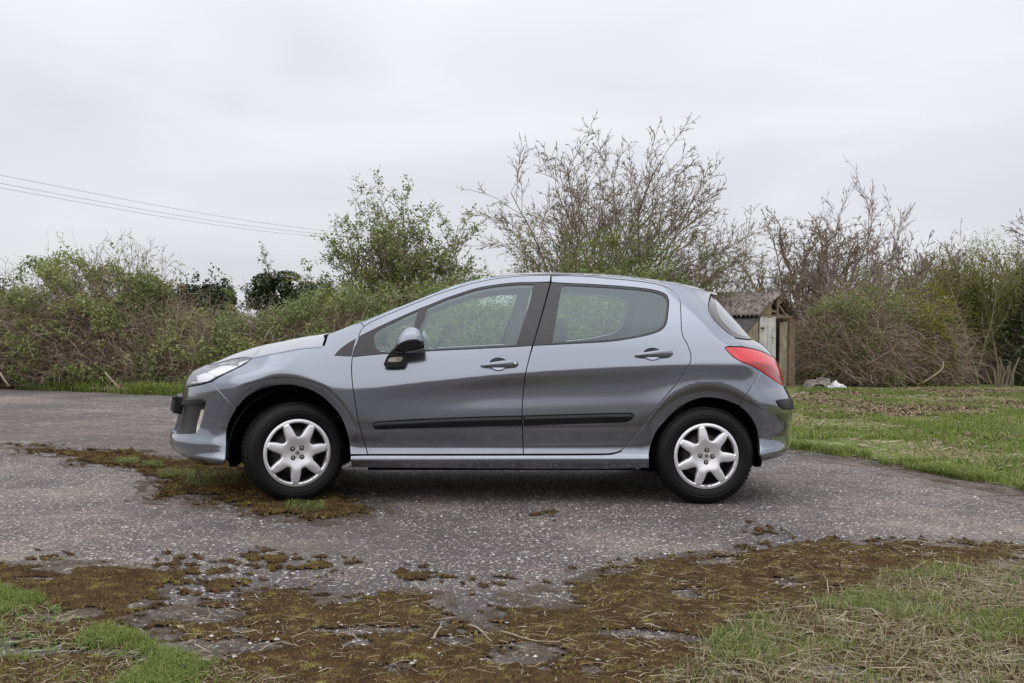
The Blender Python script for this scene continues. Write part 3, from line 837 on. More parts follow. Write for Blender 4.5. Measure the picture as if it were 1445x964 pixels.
LN, LT = 0.64, 0.46
XN_Z = np.array([.15, .24, .30, .36, .45, .55, .62, .70, .74, .80, .86, .95, 1.1, 1.6])
XN_V = np.array([-2.1, -2.16, -2.2, -2.2, -2.18, -2.16, -2.15, -2.14, -2.12, -2.06, -1.98, -1.86, -1.8, -1.8])
XT_Z = np.array([.15, .25, .34, .45, .57, .65, .757, .89, .976, 1.07, 1.22, 1.40, 1.6])
XT_V = np.array([1.95, 2.0, 2.07, 2.07, 2.08, 2.07, 2.04, 2.0, 1.93, 1.8, 1.6, 1.45, 1.3])
def surf(s, z):
    s = np.asarray(s, float).ravel(); z = np.asarray(z, float).ravel()
    xn = interp1(XN_Z, XN_V, z); xt = interp1(XT_Z, XT_V, z)
    sn, st = xn + LN, xt - LT
    fa = np.clip((sn - s) / (LN * PI / 2), 0, 1) * PI / 2
    ra = np.clip((s - st) / (LT * PI / 2), 0, 1) * PI / 2
    x = np.where(s < sn, sn - LN * np.sin(fa), np.where(s > st, st + LT * np.sin(ra), s))
    f = np.cos(fa) ** .92 * np.cos(ra) ** .85
    return np.stack([x, -w_sec(x, z) * f, z], -1)
def sfront(f, z):
    xn = interp1(XN_Z, XN_V, np.atleast_1d(float(z)))[0]
    return xn + LN - f * LN * PI / 2
def srear(f, z):
    xt = interp1(XT_Z, XT_V, np.atleast_1d(float(z)))[0]
    return xt - LT + f * LT * PI / 2
# fit the nose and tail outlines to the measured side silhouette
SIL_F = [(262, 649), (245, 637), (238.5, 627), (238.5, 622), (245, 611), (249, 600), (252.5, 585), (255, 570), (257, 557), (259.5, 545), (264, 535), (270, 526.6), (280, 520.8), (297, 514)]
SIL_R = [(1098, 647), (1114, 634), (1115.4, 622), (1116, 605), (1119, 582), (1116.5, 563), (1107.5, 543), (1103, 526), (1092, 503), (1077, 487), (1062, 477.5), (1040, 454), (1021, 433), (1004, 413)]
def calibrate():
    global XN_Z, XN_V, XT_Z, XT_V
    f = np.linspace(.0, .999, 80)
    for side in (0, 1):
        S = SIL_F if side == 0 else SIL_R
        zz, vv = [], []
        for (px, py) in S:
            z = float(plane_pt(px, py, -.5)[0, 2]); zz.append(z)
            lo, hi = (-2.6, -1.4) if side == 0 else (1.1, 2.5)
            for it in range(26):
                mid = (lo + hi) / 2
                if side == 0:
                    fa = f * PI / 2; x = mid + LN - LN * np.sin(fa); w = w_sec(x, np.full_like(x, z)) * np.cos(fa) ** .92
                    e = proj(c2w(np.stack([x, -w, np.full_like(x, z)], -1)))[:, 0].min() - px
                else:
                    ra = f * PI / 2; x = mid - LT + LT * np.sin(ra); w = w_sec(x, np.full_like(x, z)) * np.cos(ra) ** .85
                    e = proj(c2w(np.stack([x, -w, np.full_like(x, z)], -1)))[:, 0].max() - px
                if e > 0: hi = mid
                else: lo = mid
            vv.append(mid)
        zz = np.array(zz); vv = np.array(vv); o = np.argsort(zz); zz, vv = zz[o], vv[o]
        if side == 0:
            XN_Z = np.concatenate([[zz[0] - .1], zz, [zz[-1] + .09, zz[-1] + .24, 1.7]])
            XN_V = np.concatenate([[vv[0] + .10], vv, [vv[-1] + .10, vv[-1] + .14, vv[-1] + .14]])
        else:
            XT_Z = np.concatenate([[zz[0] - .1], zz, [1.7]])
            XT_V = np.concatenate([[vv[0] - .08], vv, [vv[-1] - .1]])
calibrate()

def surf_n(s, z, e=1e-3):
    a = (surf(s + e, z) - surf(s - e, z)); b = (surf(s, z + e) - surf(s, z - e))
    n = np.cross(a, b)
    n /= np.linalg.norm(n, axis=1)[:, None] + 1e-15
    return n          # points to -y on the near side
def px2sz(pts):
    """photo pixels -> (s,z) on the near body side"""
    pts = np.asarray(pts, float)
    g = plane_pt(pts[:, 0], pts[:, 1], -.85)
    s, z = g[:, 0].copy(), g[:, 2].copy()
    for it in range(25):
        p = proj(c2w(surf(s, z))); e = pts - p
        ps = (proj(c2w(surf(s + 1e-4, z))) - p) / 1e-4
        pz = (proj(c2w(surf(s, z + 1e-4))) - p) / 1e-4
        det = ps[:, 0] * pz[:, 1] - ps[:, 1] * pz[:, 0]
        det = np.where(np.abs(det) < 3e3, np.sign(det + 1e-9) * 3e3, det)
        ds = (e[:, 0] * pz[:, 1] - e[:, 1] * pz[:, 0]) / det
        dz = (-e[:, 0] * ps[:, 1] + e[:, 1] * ps[:, 0]) / det
        s += np.clip(ds, -.06, .06); z += np.clip(dz, -.06, .06)
    return np.stack([s, z], -1)
def to_sz(pts):
    """mixed list: (px,py) | ('n',frac,z) front wrap | ('t',frac,z) rear wrap"""
    vis = [p for p in pts if not isinstance(p[0], str)]
    q = px2sz(vis) if vis else None
    out, i = [], 0
    for p in pts:
        if isinstance(p[0], str):
            out.append([sfront(p[1], p[2]) if p[0] == 'n' else srear(p[1], p[2]), p[2]])
        else:
            out.append(q[i]); i += 1
    return np.array(out)

def panel_geo(pts, holes=(), depth=0.0, inset=.003, lip=.014, bev=.0008, g=.014, step=.012, sz=False, flip=False, hole_lip=.012, fn=None):
    """a skin panel cut from the body side; returns V, N, F (triangles), near side"""
    out = ccw(smooth_poly(pts if sz else to_sz(pts), step))
    hs = [ccw(smooth_poly(h if sz else to_sz(h), step * .7)) for h in holes]
    S_ = surf if fn is None else fn
    def lift(Q, dep):
        n = surf_n(Q[:, 0], Q[:, 1])
        return surf(Q[:, 0], Q[:, 1]) - n * np.broadcast_to(np.asarray(dep), (len(Q),))[:, None], n
    o2 = offset_poly(out, inset); o1 = offset_poly(out, inset + bev)
    h2 = hs; h1 = [offset_poly(h, -bev) for h in hs]
    V2, F, maps = cdt_fill(o1, h1, g)
    V, N = lift(V2, depth)
    Vs, Ns, Fs = [V], [N], [F]
    n0 = len(V)
    for L1, L2, mp_, sg, lp in [(o1, o2, maps[0], -1, lip)] + [(a, b, m_, 1, hole_lip) for a, b, m_ in zip(h1, h2, maps[1:])]:
        n = len(L2)
        if lp <= 0: continue
        A, An = lift(L2, depth + bev); B, Bn = lift(L2, depth + lp)
        C_, _ = lift(L2 + 0, depth)
        base, _ = lift(L1, depth)
        o_ = C_ - base; o_ /= np.linalg.norm(o_, axis=1)[:, None] + 1e-12     # outward from panel
        nA = An * .75 + o_ * .66; nA /= np.linalg.norm(nA, axis=1)[:, None]
        ia = n0 + np.arange(n); ib = ia + n
        Vs += [A, B]; Ns += [nA, o_]
        im = np.array([q if q is not None else 0 for q in mp_]); j = (np.arange(n) + 1) % n
        if sg < 0:
            Fs += [np.stack([im[j], im, ia], -1), np.stack([im[j], ia, ia[j]], -1), np.stack([ia[j], ia, ib], -1), np.stack([ia[j], ib, ib[j]], -1)]
        else:
            Fs += [np.stack([im, im[j], ia], -1), np.stack([im[j], ia[j], ia], -1), np.stack([ia, ia[j], ib], -1), np.stack([ia[j], ib[j], ib], -1)]
        n0 += 2 * n
    V, N, F = np.concatenate(Vs), np.concatenate(Ns), np.concatenate(Fs)
    if flip: N = -N; F = F[:, ::-1]
    return V, N, F
def mirrored(V, N, F):
    return V * [1, -1, 1], N * [1, -1, 1], F[:, ::-1]
def both(name, geo, mat, parent=None, parents=None, label=None):
    """near and far part"""
    V, N, F = geo
    a = mesh_obj(name, V, F, mat, parents[0] if parents else parent, normals=N)
    Vm, Nm, Fm = mirrored(V, N, F)
    b = mesh_obj(name, Vm, Fm, mat, parents[1] if parents else parent, normals=Nm)
    if label: a['label'] = label; b['label'] = label
    return a, b
def joined(name, geo, mat, parent):
    V, N, F = geo
    Vm, Nm, Fm = mirrored(V, N, F)
    return mesh_obj(name, np.concatenate([V, Vm]), np.concatenate([F, Fm + len(V)]), mat, parent, normals=np.concatenate([N, Nm]))

# ---- materials of the car
M_PAINT, _nt, _b = new_mat('grey_metallic_paint')
_b.inputs['Base Color'].default_value = (0.238, 0.258, 0.306, 1)
_b.inputs['Metallic'].default_value = 0.9
_b.inputs['Roughness'].default_value = 0.34
_b.inputs['Coat Weight'].default_value = 1.0
_b.inputs['Coat Roughness'].default_value = 0.02
_b.inputs['Coat IOR'].default_value = 1.5
def road_film(nt, b, zlo, zhi, amt):
    """thin dry road film low on the panels"""
    N = nt.nodes.new; L = nt.links.new
    t = N('ShaderNodeTexCoord'); s = N('ShaderNodeSeparateXYZ'); L(t.outputs['Object'], s.inputs[0])
    q = N('ShaderNodeMapRange'); q.inputs['From Min'].default_value = zhi; q.inputs['From Max'].default_value = zlo; L(s.outputs['Z'], q.inputs['Value'])
    n = N('ShaderNodeTexNoise'); n.inputs['Scale'].default_value = 7; n.inputs['Detail'].default_value = 7; n.inputs['Roughness'].default_value = .7; L(t.outputs['Object'], n.inputs['Vector'])
    r = N('ShaderNodeMapRange'); r.inputs['From Min'].default_value = .38; r.inputs['From Max'].default_value = .72; r.inputs['To Max'].default_value = amt; L(n.outputs['Fac'], r.inputs['Value'])
    m = N('ShaderNodeMath'); m.operation = 'MULTIPLY'; L(q.outputs[0], m.inputs[0]); L(r.outputs[0], m.inputs[1])
    d = N('ShaderNodeBsdfDiffuse'); d.inputs['Color'].default_value = (.17, .15, .13, 1)
    x = N('ShaderNodeMixShader'); L(m.outputs[0], x.inputs[0]); L(b.outputs[0], x.inputs[1]); L(d.outputs[0], x.inputs[2])
    out = [k for k in nt.nodes if k.type == 'OUTPUT_MATERIAL'][0]; L(x.outputs[0], out.inputs['Surface'])
road_film(_nt, _b, .20, .70, .22)
_t = _nt.nodes.new('ShaderNodeTexCoord'); _v = _nt.nodes.new('ShaderNodeTexVoronoi'); _v.inputs['Scale'].default_value = 900
_nt.links.new(_t.outputs['Object'], _v.inputs['Vector'])
_r = _nt.nodes.new('ShaderNodeMapRange'); _r.inputs['To Min'].default_value = .12; _r.inputs['To Max'].default_value = .18
_nt.links.new(_v.outputs['Color'], _r.inputs['Value']); _nt.links.new(_r.outputs[0], _b.inputs['Roughness'])
M_BLACK = simple('black_plastic', (.007, .007, .008), spec=.32, rough=.36, noise=.15, nscale=60)
M_TRIM = simple('satin_black_trim', (.022, .020, .025), rough=.33, coat=.10, coat_rough=.25, noise=.2, nscale=25)
M_RUBBER = simple('rubber', (.006, .006, .0065), spec=.2, rough=.5, bump=.12, nscale=140, noise=.2)
M_DARK = simple('dark_cavity', (.008, .008, .008), rough=.95, spec=.05)
M_GLASS = glass_mat('tinted_window_glass', (.78, .89, .86), boost=2.5, gloss=(.84, .96, 1.0))
M_LENS = glass_mat('clear_lens', (.95, .96, .98), boost=1.0)
M_CHROME = simple('bright_reflector', (.86, .87, .89), rough=.10, metal=1.0)
M_SILVER = simple('silver_cover_paint', (.74, .74, .765), rough=.30, metal=.7, coat=.25, coat_rough=.15, noise=.04, nscale=14)
M_STEEL = simple('dark_steel', (.035, .03, .028), rough=.6, metal=.4, noise=.4, nscale=30)
M_NUT = simple('dull_bolt_metal', (.30, .28, .25), rough=.4, metal=.8)
M_REDL = simple('red_lamp_lens', (.62, .012, .022), rough=.12, coat=.8, coat_rough=.03, noise=.10, nscale=18)
M_REDD = simple('red_lamp_lens_lower', (.34, .008, .008), rough=.14, coat=.8, coat_rough=.03, noise=.35, nscale=70, bump=.25)
M_HEADL = simple('light_grey_headlining', (.60, .62, .62), rough=.85, noise=.05)
M_CARD = simple('dark_door_card', (.05, .052, .055), rough=.7, noise=.1)
M_SEAT = simple('charcoal_seat_cloth', (.045, .047, .05), rough=.9, noise=.25, nscale=60)
M_AMBER = simple('clear_indicator', (.40, .385, .34), rough=.15, coat=.6)
M_GREY = simple('grey_handle_paint', (.20, .21, .235), rough=.32, metal=.55, coat=1.0, coat_rough=.03)

car = empty('parked_car', (CX, CY, 0), CYAW)
tag(car, 'grey metallic five door hatchback parked side on across the worn track', 'car')

# ---- outlines measured from the photograph (pixels)
A_EDGE = [(519, 641.3), (513, 621), (506.5, 598), (501, 568), (497.2, 540), (496, 520), (497, 503.5)]
A_TOP = [(497.7, 499.8), (501.5, 488), (506, 475), (509.4, 466.5), (514, 461), (519.5, 457), (532, 450.6), (554.6, 441), (574.5, 432.8), (590, 426.6), (604, 420.6), (620, 414.6), (637.6, 408.8), (656, 403), (670, 399.3), (690, 395), (710, 392), (742, 389.4), (777, 388.6)]
B_LINE = [(773.2, 401.6), (763, 446), (751.2, 486), (746.2, 508), (741.3, 529.5), (738, 560), (736.7, 585), (737.6, 613), (738.7, 641)]
R_TOP = [(806, 389.2), (839, 390.8), (860, 393.0), (893, 395.9), (926, 400.7), (940, 405), (951, 411.5), (959, 421.5), (960.6, 436), (961.8, 463), (964, 475), (969.6, 485), (974.4, 498), (975, 508), (970.5, 519.5), (958, 538), (937.5, 561.7), (907.6, 601.5), (886, 628), (876, 636), (865, 639.6), (850, 640.6)]
DLO_FT = [(754.6, 398.2), (733, 398.5), (706.4, 400.9), (673, 406.6), (640, 417), (629, 420.8), (602.7, 431.6), (593.6, 435), (571, 444.8), (546, 456), (519.7, 468.6), (503.4, 477)]
BELT_F = [(496.9, 503.3), (511, 502), (546, 499), (574.5, 497.2), (612.7, 494.9), (670, 492.1), (728, 489.2), (751.3, 487.6)]
DLO_R = [(778, 398.4), (793, 399.4), (839, 401.6), (885, 404.7), (918, 408.4), (934.8, 412.8), (941.2, 417), (943.5, 423), (943, 437), (939.8, 457), (932.5, 465.8), (918, 471.5), (893, 477), (860, 481.8), (806, 485), (777, 486.5), (752.3, 487.6)]

# front fender with the A-pillar base, and the one-piece body side (pillar strip, roof rail, rear quarter, sill)
BON_GAP = [(357.5, 505.8), (378, 501), (400, 496.8), (420, 492.8), (440, 490.6), (458, 488.8)]
ARCH_F = [(334.8, 575.4), (348, 561), (365, 551), (384.7, 545.2), (403, 543.3), (419.6, 545), (439.5, 551), (456, 561), (469.5, 574), (479.4, 586), (486, 599.5), (490, 612), (493, 626), (494.3, 641.3)]
fender = [(p[0], p[1] - 1.3) for p in BON_GAP] + [(463, 472.6), (470, 470.2), (484.8, 464.8), (500, 458.6), (509, 455)] + [(514, 461), (509.4, 466.5), (506, 475), (501.5, 488)] + [(497.4, 503.5)] + A_EDGE[::-1][1:] + ARCH_F[::-1] + [(311.4, 554), (299.3, 538.4), (313, 530), (329.7, 522), (346, 513.5)]
RAIL = [(509, 455), (530, 446.5), (554.6, 436.4), (579.5, 426.4), (596, 420), (620, 410.8), (637.6, 404.8), (656, 399.2), (670, 395.6), (690, 391.8), (706, 389.5), (723, 388), (756, 387), (806, 387.2), (839, 388.6), (880, 391), (926, 397.2), (953, 401.4), (976, 406.2), (1003, 414)]
TAILG = [(1002.6, 416), (1001, 422), (999.6, 430), (1000, 438), (1005, 448), (1015, 459), (1028, 470.5), (1037, 476), (1047, 489)]
ARCH_R = [(1042.4, 572.8), (1039.4, 571.2), (1030, 567.2), (1017.6, 563.4), (1005, 561.6), (993, 561.3), (981, 564), (968, 569.5), (956, 577), (938, 595), (927.6, 607), (920.5, 622), (917, 634), (916, 646), (916, 660.5)]
side = RAIL + TAILG + [(1035, 488.9), (1027, 489), (1023, 491), (1027, 496), (1034.7, 503.6), (1046, 510.4), (1059.6, 516), (1074.6, 524)] + [(1059.6, 547)] + ARCH_R + [(850, 662), (700, 661.6), (600, 660.8), (496, 660), (494.5, 643)] + [(519, 642.6), (600, 642.6), (738, 642.4), (850, 641.9), (865, 640.8), (877, 637)] + R_TOP[::-1][2:] + A_TOP[::-1][:-4]
both('front_fender', panel_geo(fender, inset=.0026, lip=.045), M_PAINT, car)
both('body_side', panel_geo(side, inset=.0026, lip=.045), M_PAINT, car)

# doors: lower skin is the door itself; frame, glass, trim, strip and handle are its sub-parts
def handle_hole(cx, cy, w=14.0, h=11.6):
    return [(cx + w * math.cos(a) * (1 if abs(math.cos(a)) < .9 else .97), cy - h * math.sin(a)) for a in np.linspace(0, 2 * PI, 20, endpoint=False)]
HF, HR = (703.3, 514.3), (920.8, 500.0)
fd = A_EDGE + BELT_F[1:] + B_LINE[3:]
FD = both('front_door', panel_geo(fd, [handle_hole(*HF, 13.2, 9.6)]), M_PAINT, car)
rd = [(738.7, 641)] + B_LINE[::-1][1:-2] + DLO_R[::-1][:-1] + [(778, 398.4), (777.6, 389)] + R_TOP
rd = B_LINE[3:][::-1] + DLO_R[::-1] + [(777.8, 389.2)] + R_TOP
RD = both('rear_door', panel_geo(rd, [handle_hole(*HR, 13.2, 9.2)]), M_PAINT, car)
ff = A_TOP[1:] + [(776, 397.6)] + DLO_FT
both('window_frame', panel_geo(ff, inset=.0016, lip=.02), M_PAINT, parents=FD)
GL_F = [(752.6, 401.0), (733, 401.2), (706.4, 403.4), (673, 409), (640, 419.4), (629, 423.2), (604, 434), (599, 447), (593, 462), (583, 495), (612.7, 492.9), (670, 490), (728.5, 486.9), (738, 456), (748, 425)]
GL_Q = [(590.3, 438.6), (584, 461), (576, 494.5), (560, 496.6), (543, 497), (534.5, 494.6), (529, 487.5), (527.2, 478), (529.5, 469.5), (536, 464.6), (546, 459.6), (571, 447.4)]
trim_f = [(776.2, 398.4)] + DLO_FT + BELT_F
both('window_trim', panel_geo(trim_f, [GL_F, GL_Q], depth=.003, inset=.001, lip=.012, hole_lip=.006, bev=.001), M_TRIM, parents=FD)
def glass(name, outline, parents):
    o = ccw(smooth_poly(to_sz(outline), .012)); o = offset_poly(o, -.008)
    V2, F, _ = cdt_fill(o, [], .03)
    n = surf_n(V2[:, 0], V2[:, 1]); V = surf(V2[:, 0], V2[:, 1]) - n * .008
    return both(name, (V, n, F), M_GLASS, parents=parents)
glass('window', GL_F, FD); glass('quarter_window', GL_Q, FD)
GL_R = [(794, 402.2), (839, 404.2), (885, 407.2), (917, 410.8), (932, 414.8), (938.4, 418.6), (940.8, 425), (940.4, 437), (937, 455.6), (930, 463.4), (916.6, 468.8), (893, 474.2), (860, 479), (806, 482.3), (779, 484), (786, 444), (792, 409)]
glass('window', GL_R, RD)
both('window_trim', panel_geo(DLO_R, [GL_R], depth=.003, inset=.001, lip=.012, hole_lip=.006, bev=.001), M_TRIM, parents=RD)
both('fender_trim', panel_geo([(471.5, 502.4), (474, 498.5), (481, 491.5), (491, 484), (502.8, 477.6), (499, 490), (496.2, 503.4)], depth=-.002, inset=.0005, lip=.006), M_TRIM, car)

# rubbing strips
ST_F = [(526, 599.5), (526.8, 596), (531, 593.8), (560, 592.2), (640, 588.2), (736.4, 585.6), (736.8, 601), (640, 602.8), (560, 604.8), (531, 605.4), (527, 603.2)]
ST_R = [(738.2, 585.4), (800, 583.6), (885, 581.6), (892.4, 582.8), (894.6, 586), (892.8, 590), (886, 594.6), (880, 596), (800, 598.6), (738.6, 600.9)]
def strip(outline, parents):
    o = ccw(smooth_poly(to_sz(outline), .008))
    rings = [(0.0, .002, 0), (0.0, -.010, 0), (.004, -.0145, 0)]
    Vs, Fs, n = [], [], len(o)
    for ins, dep, _ in rings:
        Q = offset_poly(o, ins); nn = surf_n(Q[:, 0], Q[:, 1]); Vs.append(surf(Q[:, 0], Q[:, 1]) - nn * dep)
    # ridge: the lower part of the strip is recessed, the upper lip tilts up to the sky
    Q1 = offset_poly(o, .004)
    V2, F2, mp_ = cdt_fill(Q1, [], .009)
    nn = surf_n(V2[:, 0], V2[:, 1])
    zt = np.interp(V2[:, 0], *zip(*sorted([(q[0], q[1]) for q in o if q[1] > np.interp(q[0], [o[:, 0].min(), o[:, 0].max()], [o[o[:, 0].argmin(), 1], o[o[:, 0].argmax(), 1]])])))
    h = (zt - V2[:, 1])
    dep = -.0165 + .013 * np.clip((.026 - h) / .026, 0, 1) + .010 * np.clip((h - .028) / .03, 0, 1)
    V = surf(V2[:, 0], V2[:, 1]) - nn * dep[:, None]
    off = 3 * n
    F = []
    j = (np.arange(n) + 1) % n; i = np.arange(n)
    for a in (0, 1):
        F += [np.stack([i + a * n, j + (a + 1) * n, i + (a + 1) * n], -1), np.stack([i + a * n, j + a * n, j + (a + 1) * n], -1)]
    F = np.concatenate(F)[:, ::-1]
    im = np.array([q or 0 for q in mp_[0]]) + off
    F = np.concatenate([F, np.stack([i + 2 * n, im, j + 2 * n], -1), np.stack([im, im[j], j + 2 * n], -1), F2 + off])
    Va = np.concatenate(Vs + [V])
    a = mesh_obj('rubbing_strip', Va, F, M_BLACK, parents[0], smooth=True)
    b = mesh_obj('rubbing_strip', Va * [1, -1, 1], F[:, ::-1], M_BLACK, parents[1], smooth=True)
    for q in (a, b):
        m = q.modifiers.new('edge', 'EDGE_SPLIT'); m.split_angle = math.radians(40)
strip(ST_F, FD); strip(ST_R, RD)

# door handles: dished recess behind a grip bar
def handle(c, parents, w=13.2, h=9.6, lock=True):
    out = ccw(smooth_poly(to_sz(handle_hole(*c, w, h)), .005))
    cen = out.mean(0); n = len(out)
    Vs, Fs = [], []
    for k, (sc_, dep) in enumerate([(1.0, .004), (.94, .012), (.78, .021), (.5, .026), (.2, .027)]):
        Q = cen + (out - cen) * sc_; nn = surf_n(Q[:, 0], Q[:, 1]); Vs.append(surf(Q[:, 0], Q[:, 1]) - nn * dep)
        if k:
            i = np.arange(n); j = (i + 1) % n
            Fs += [np.stack([i + (k - 1) * n, j + (k - 1) * n, j + k * n], -1), np.stack([i + (k - 1) * n, j + k * n, i + k * n], -1)]
    V = np.concatenate(Vs); F = np.concatenate(Fs)
    F = np.concatenate([F, np.array([[4 * n, 4 * n + i, 4 * n + i + 1] for i in range(1, n - 1)])])
    for sgn, pr in ((1, parents[0]), (-1, parents[1])):
        mesh_obj('handle_recess', V * [1, sgn, 1], F if sgn > 0 else F[:, ::-1], M_PAINT, pr, smooth=True)
    # grip bar: swept rounded section from left tip to right end
    k = 24
    t = np.linspace(0, 1, k)
    px = c[0] - 25.2 + 53.2 * t
    py = c[1] + 2.6 - 3.0 * t
    q = px2sz(np.stack([px, py], -1)); nn = surf_n(q[:, 0], q[:, 1]); P0 = surf(q[:, 0], q[:, 1])
    hh = (.0085 + .0135 * np.clip((t - .02) / .55, 0, 1) ** .8) * np.clip(1.0 - ((t - .5) / .5) ** 16, .45, 1)
    std = .012 + .020 * np.sin(PI * np.clip(t * 1.0, 0, 1)) ** .7
    m = 14
    V = []
    for i in range(k):
        u = np.array([0, 0, 1.0])
        for a in range(m):
            th = 2 * PI * a / m
            ca, sa = math.cos(th), math.sin(th)
            sg = lambda v, p: math.copysign(abs(v) ** p, v)
            V.append(P0[i] + nn[i] * (std[i] + .0085 * sg(ca, .7)) + u * hh[i] * sg(sa, .7))
    F = [[i * m + a, i * m + (a + 1) % m, (i + 1) * m + (a + 1) % m, (i + 1) * m + a] for i in range(k - 1) for a in range(m)]
    F += [list(range(m))[::-1], [(k - 1) * m + a for a in range(m)]]
    V = np.array(V)
    for sgn, pr in ((1, parents[0]), (-1, parents[1])):
        o = mesh_obj('door_handle', V * [1, sgn, 1], [f if sgn > 0 else f[::-1] for f in F], M_PAINT, pr, smooth=True)
        for e0, e1 in ((.0, .16), (.80, 1.0)):      # end pads joining the bar to the skin
            mb = MB()
            ii = [i for i in range(k) if e0 <= t[i] <= e1]
            pts = []
            for i in ii:
                for dz in (-1, 1):
                    for dd in (-.004, std[i] - .002):
                        pts.append(P0[i] + nn[i] * dd + np.array([0, 0, dz * hh[i] * .86]))
            pts = np.array(pts); f = []
            for a in range(len(ii) - 1):
                b0, b1 = a * 4, a * 4 + 4
                f += [[b0, b1, b1 + 1, b0 + 1], [b0 + 2, b0 + 3, b1 + 3, b1 + 2], [b0 + 1, b1 + 1, b1 + 3, b0 + 3]]
            f += [[0, 1, 3, 2], [b1, b1 + 2, b1 + 3, b1 + 1]]
            mesh_obj('handle_foot', pts * [1, sgn, 1], f, M_TRIM, pr)
        if lock and sgn > 0:
            i = int(k * .885); V2, F2 = lathe([(.0, -.004), (.006, -.0035), (.0075, 0), (.0075, .004)], 16)
            mesh_obj('lock_cylinder', V2 * [1, 1, 1] + P0[i] + nn[i] * (std[i] + .009), F2, M_CHROME, pr, smooth=True)
handle(HF, FD, 13.2, 9.6); handle(HR, RD, 13.2, 9.2, False)

# shut lines: near-black strips behind the panel gaps stand in for their shade
def gap_strip(pts, parent, half=.016, dep=.006):
    P = smooth_poly(to_sz(pts), .02, closed=False)
    T = np.gradient(P, axis=0); T /= np.linalg.norm(T, axis=1)[:, None] + 1e-12
    nrm = np.stack([-T[:, 1], T[:, 0]], -1)
    Vs = []
    for sgn in (-1, 1):
        Q = P + nrm * half * sgn; nn = surf_n(Q[:, 0], Q[:, 1]); Vs.append(surf(Q[:, 0], Q[:, 1]) - nn * dep)
    n = len(P); i = np.arange(n - 1)
    return np.concatenate(Vs), np.stack([i, i + 1, i + 1 + n, i + n], -1)
gap_V, gap_F, _n = [], [], 0
for pl in (A_EDGE + A_TOP, [(777, 388.6)] + B_LINE, [(777, 388.6)] + R_TOP + [(738.7, 641), (519, 641.3)], [(494, 642), (519, 641.6)],
           [(299, 538.4), (311.4, 554), (334.8, 575.4)], [(1074.6, 524), (1059.6, 547), (1042.4, 573)], TAILG, [(1047, 489), (1027, 489), (1023, 491), (1034.7, 503.6), (1059.6, 516), (1074.6, 524), (1099.5, 541)],
           [(458, 488.8), (463, 471.8)], [(263, 545), (288, 541.5), (313, 530), (346, 513.5), (357, 506)]):
    V, F = gap_strip(pl, car); gap_V += [V, V * [1, -1, 1]]; gap_F += [F + _n, F + _n + len(V)]; _n += 2 * len(V)
mesh_obj('gap_shade', np.concatenate(gap_V), np.concatenate(gap_F), M_DARK, car)
# ---- nose: bumper, lamps, grille, bonnet
def fsil(z, rear=False):
    f = np.linspace(.02, .995, 200); zz = np.full_like(f, z)
    s = (sfront(f, z) if not rear else srear(f, z))
    p = proj(c2w(surf(s, zz)))[:, 0]
    return f[p.argmin()] if not rear else f[p.argmax()]
def N_(z, ex=0.05): return ('n', min(.995, fsil(z) + ex), z)
def T_(z, ex=0.05): return ('t', min(.995, fsil(z, True) + ex), z)
FOG = [(260.6, 568), (263, 564.6), (275.7, 563.2), (287, 563.2), (290.2, 566), (289.5, 573), (287.2, 583), (283.6, 597), (279.5, 607), (275.5, 611.6), (262, 612.6), (254, 613), N_(.40, .04), N_(.49, .04), N_(.575, .04)]
fb = [(299.3, 538.6), (288, 542.0), (273, 545.0), (264, 545.9), N_(.72, .06), ('n', .85, .712), ('n', .998, .70), ('n', .998, .235), ('n', .85, .235), N_(.235, .04), (270, 652.5), (278, 655.2), (290, 657.2), (304, 657.6), (316.4, 656.5),
      (316.8, 649), (318.2, 638), (318.7, 630), (319.3, 613), (321.4, 601), (325.5, 591), (334.4, 575.6), (311.4, 554)]
FBUMP = joined('front_bumper', panel_geo(fb, [FOG], inset=.002, g=.016, lip=.045, hole_lip=.035), M_PAINT, car)
both('bumper_recess', panel_geo(FOG, depth=.030, inset=-.004, lip=0, g=.03), M_BLACK, FBUMP)
both('bumper_trim', panel_geo([(258.6, 569), (261, 564.6), (275.7, 563.2), (287, 563.2), (290, 565.8), (289.6, 570), (275, 571.2), (260, 570.8)], depth=-.010, inset=0, lip=.03, bev=.004, g=.015), M_BLACK, FBUMP)
both('fog_lamp', panel_geo([(281, 578.5), (287, 578.5), (283.4, 597), (278.4, 609.6), (274, 611), (275.2, 600)], depth=.014, inset=0, lip=.01, g=.015), simple('fog_lamp_lens', (.62, .60, .52), rough=.15, coat=.7, metal=.3, noise=.35, nscale=60), FBUMP)
joined('bumper_trim', panel_geo([N_(.635, .03), ('n', .85, .64), ('n', .998, .642), ('n', .998, .515), ('n', .85, .515), N_(.52, .03)], depth=-.060, inset=0, lip=.07, bev=.026, g=.03), M_BLACK, FBUMP)
joined('lower_grille', panel_geo([N_(.47, .12), ('n', .998, .48), ('n', .998, .30), N_(.31, .12)], depth=-.003, inset=0, lip=.01, g=.04), M_BLACK, FBUMP)
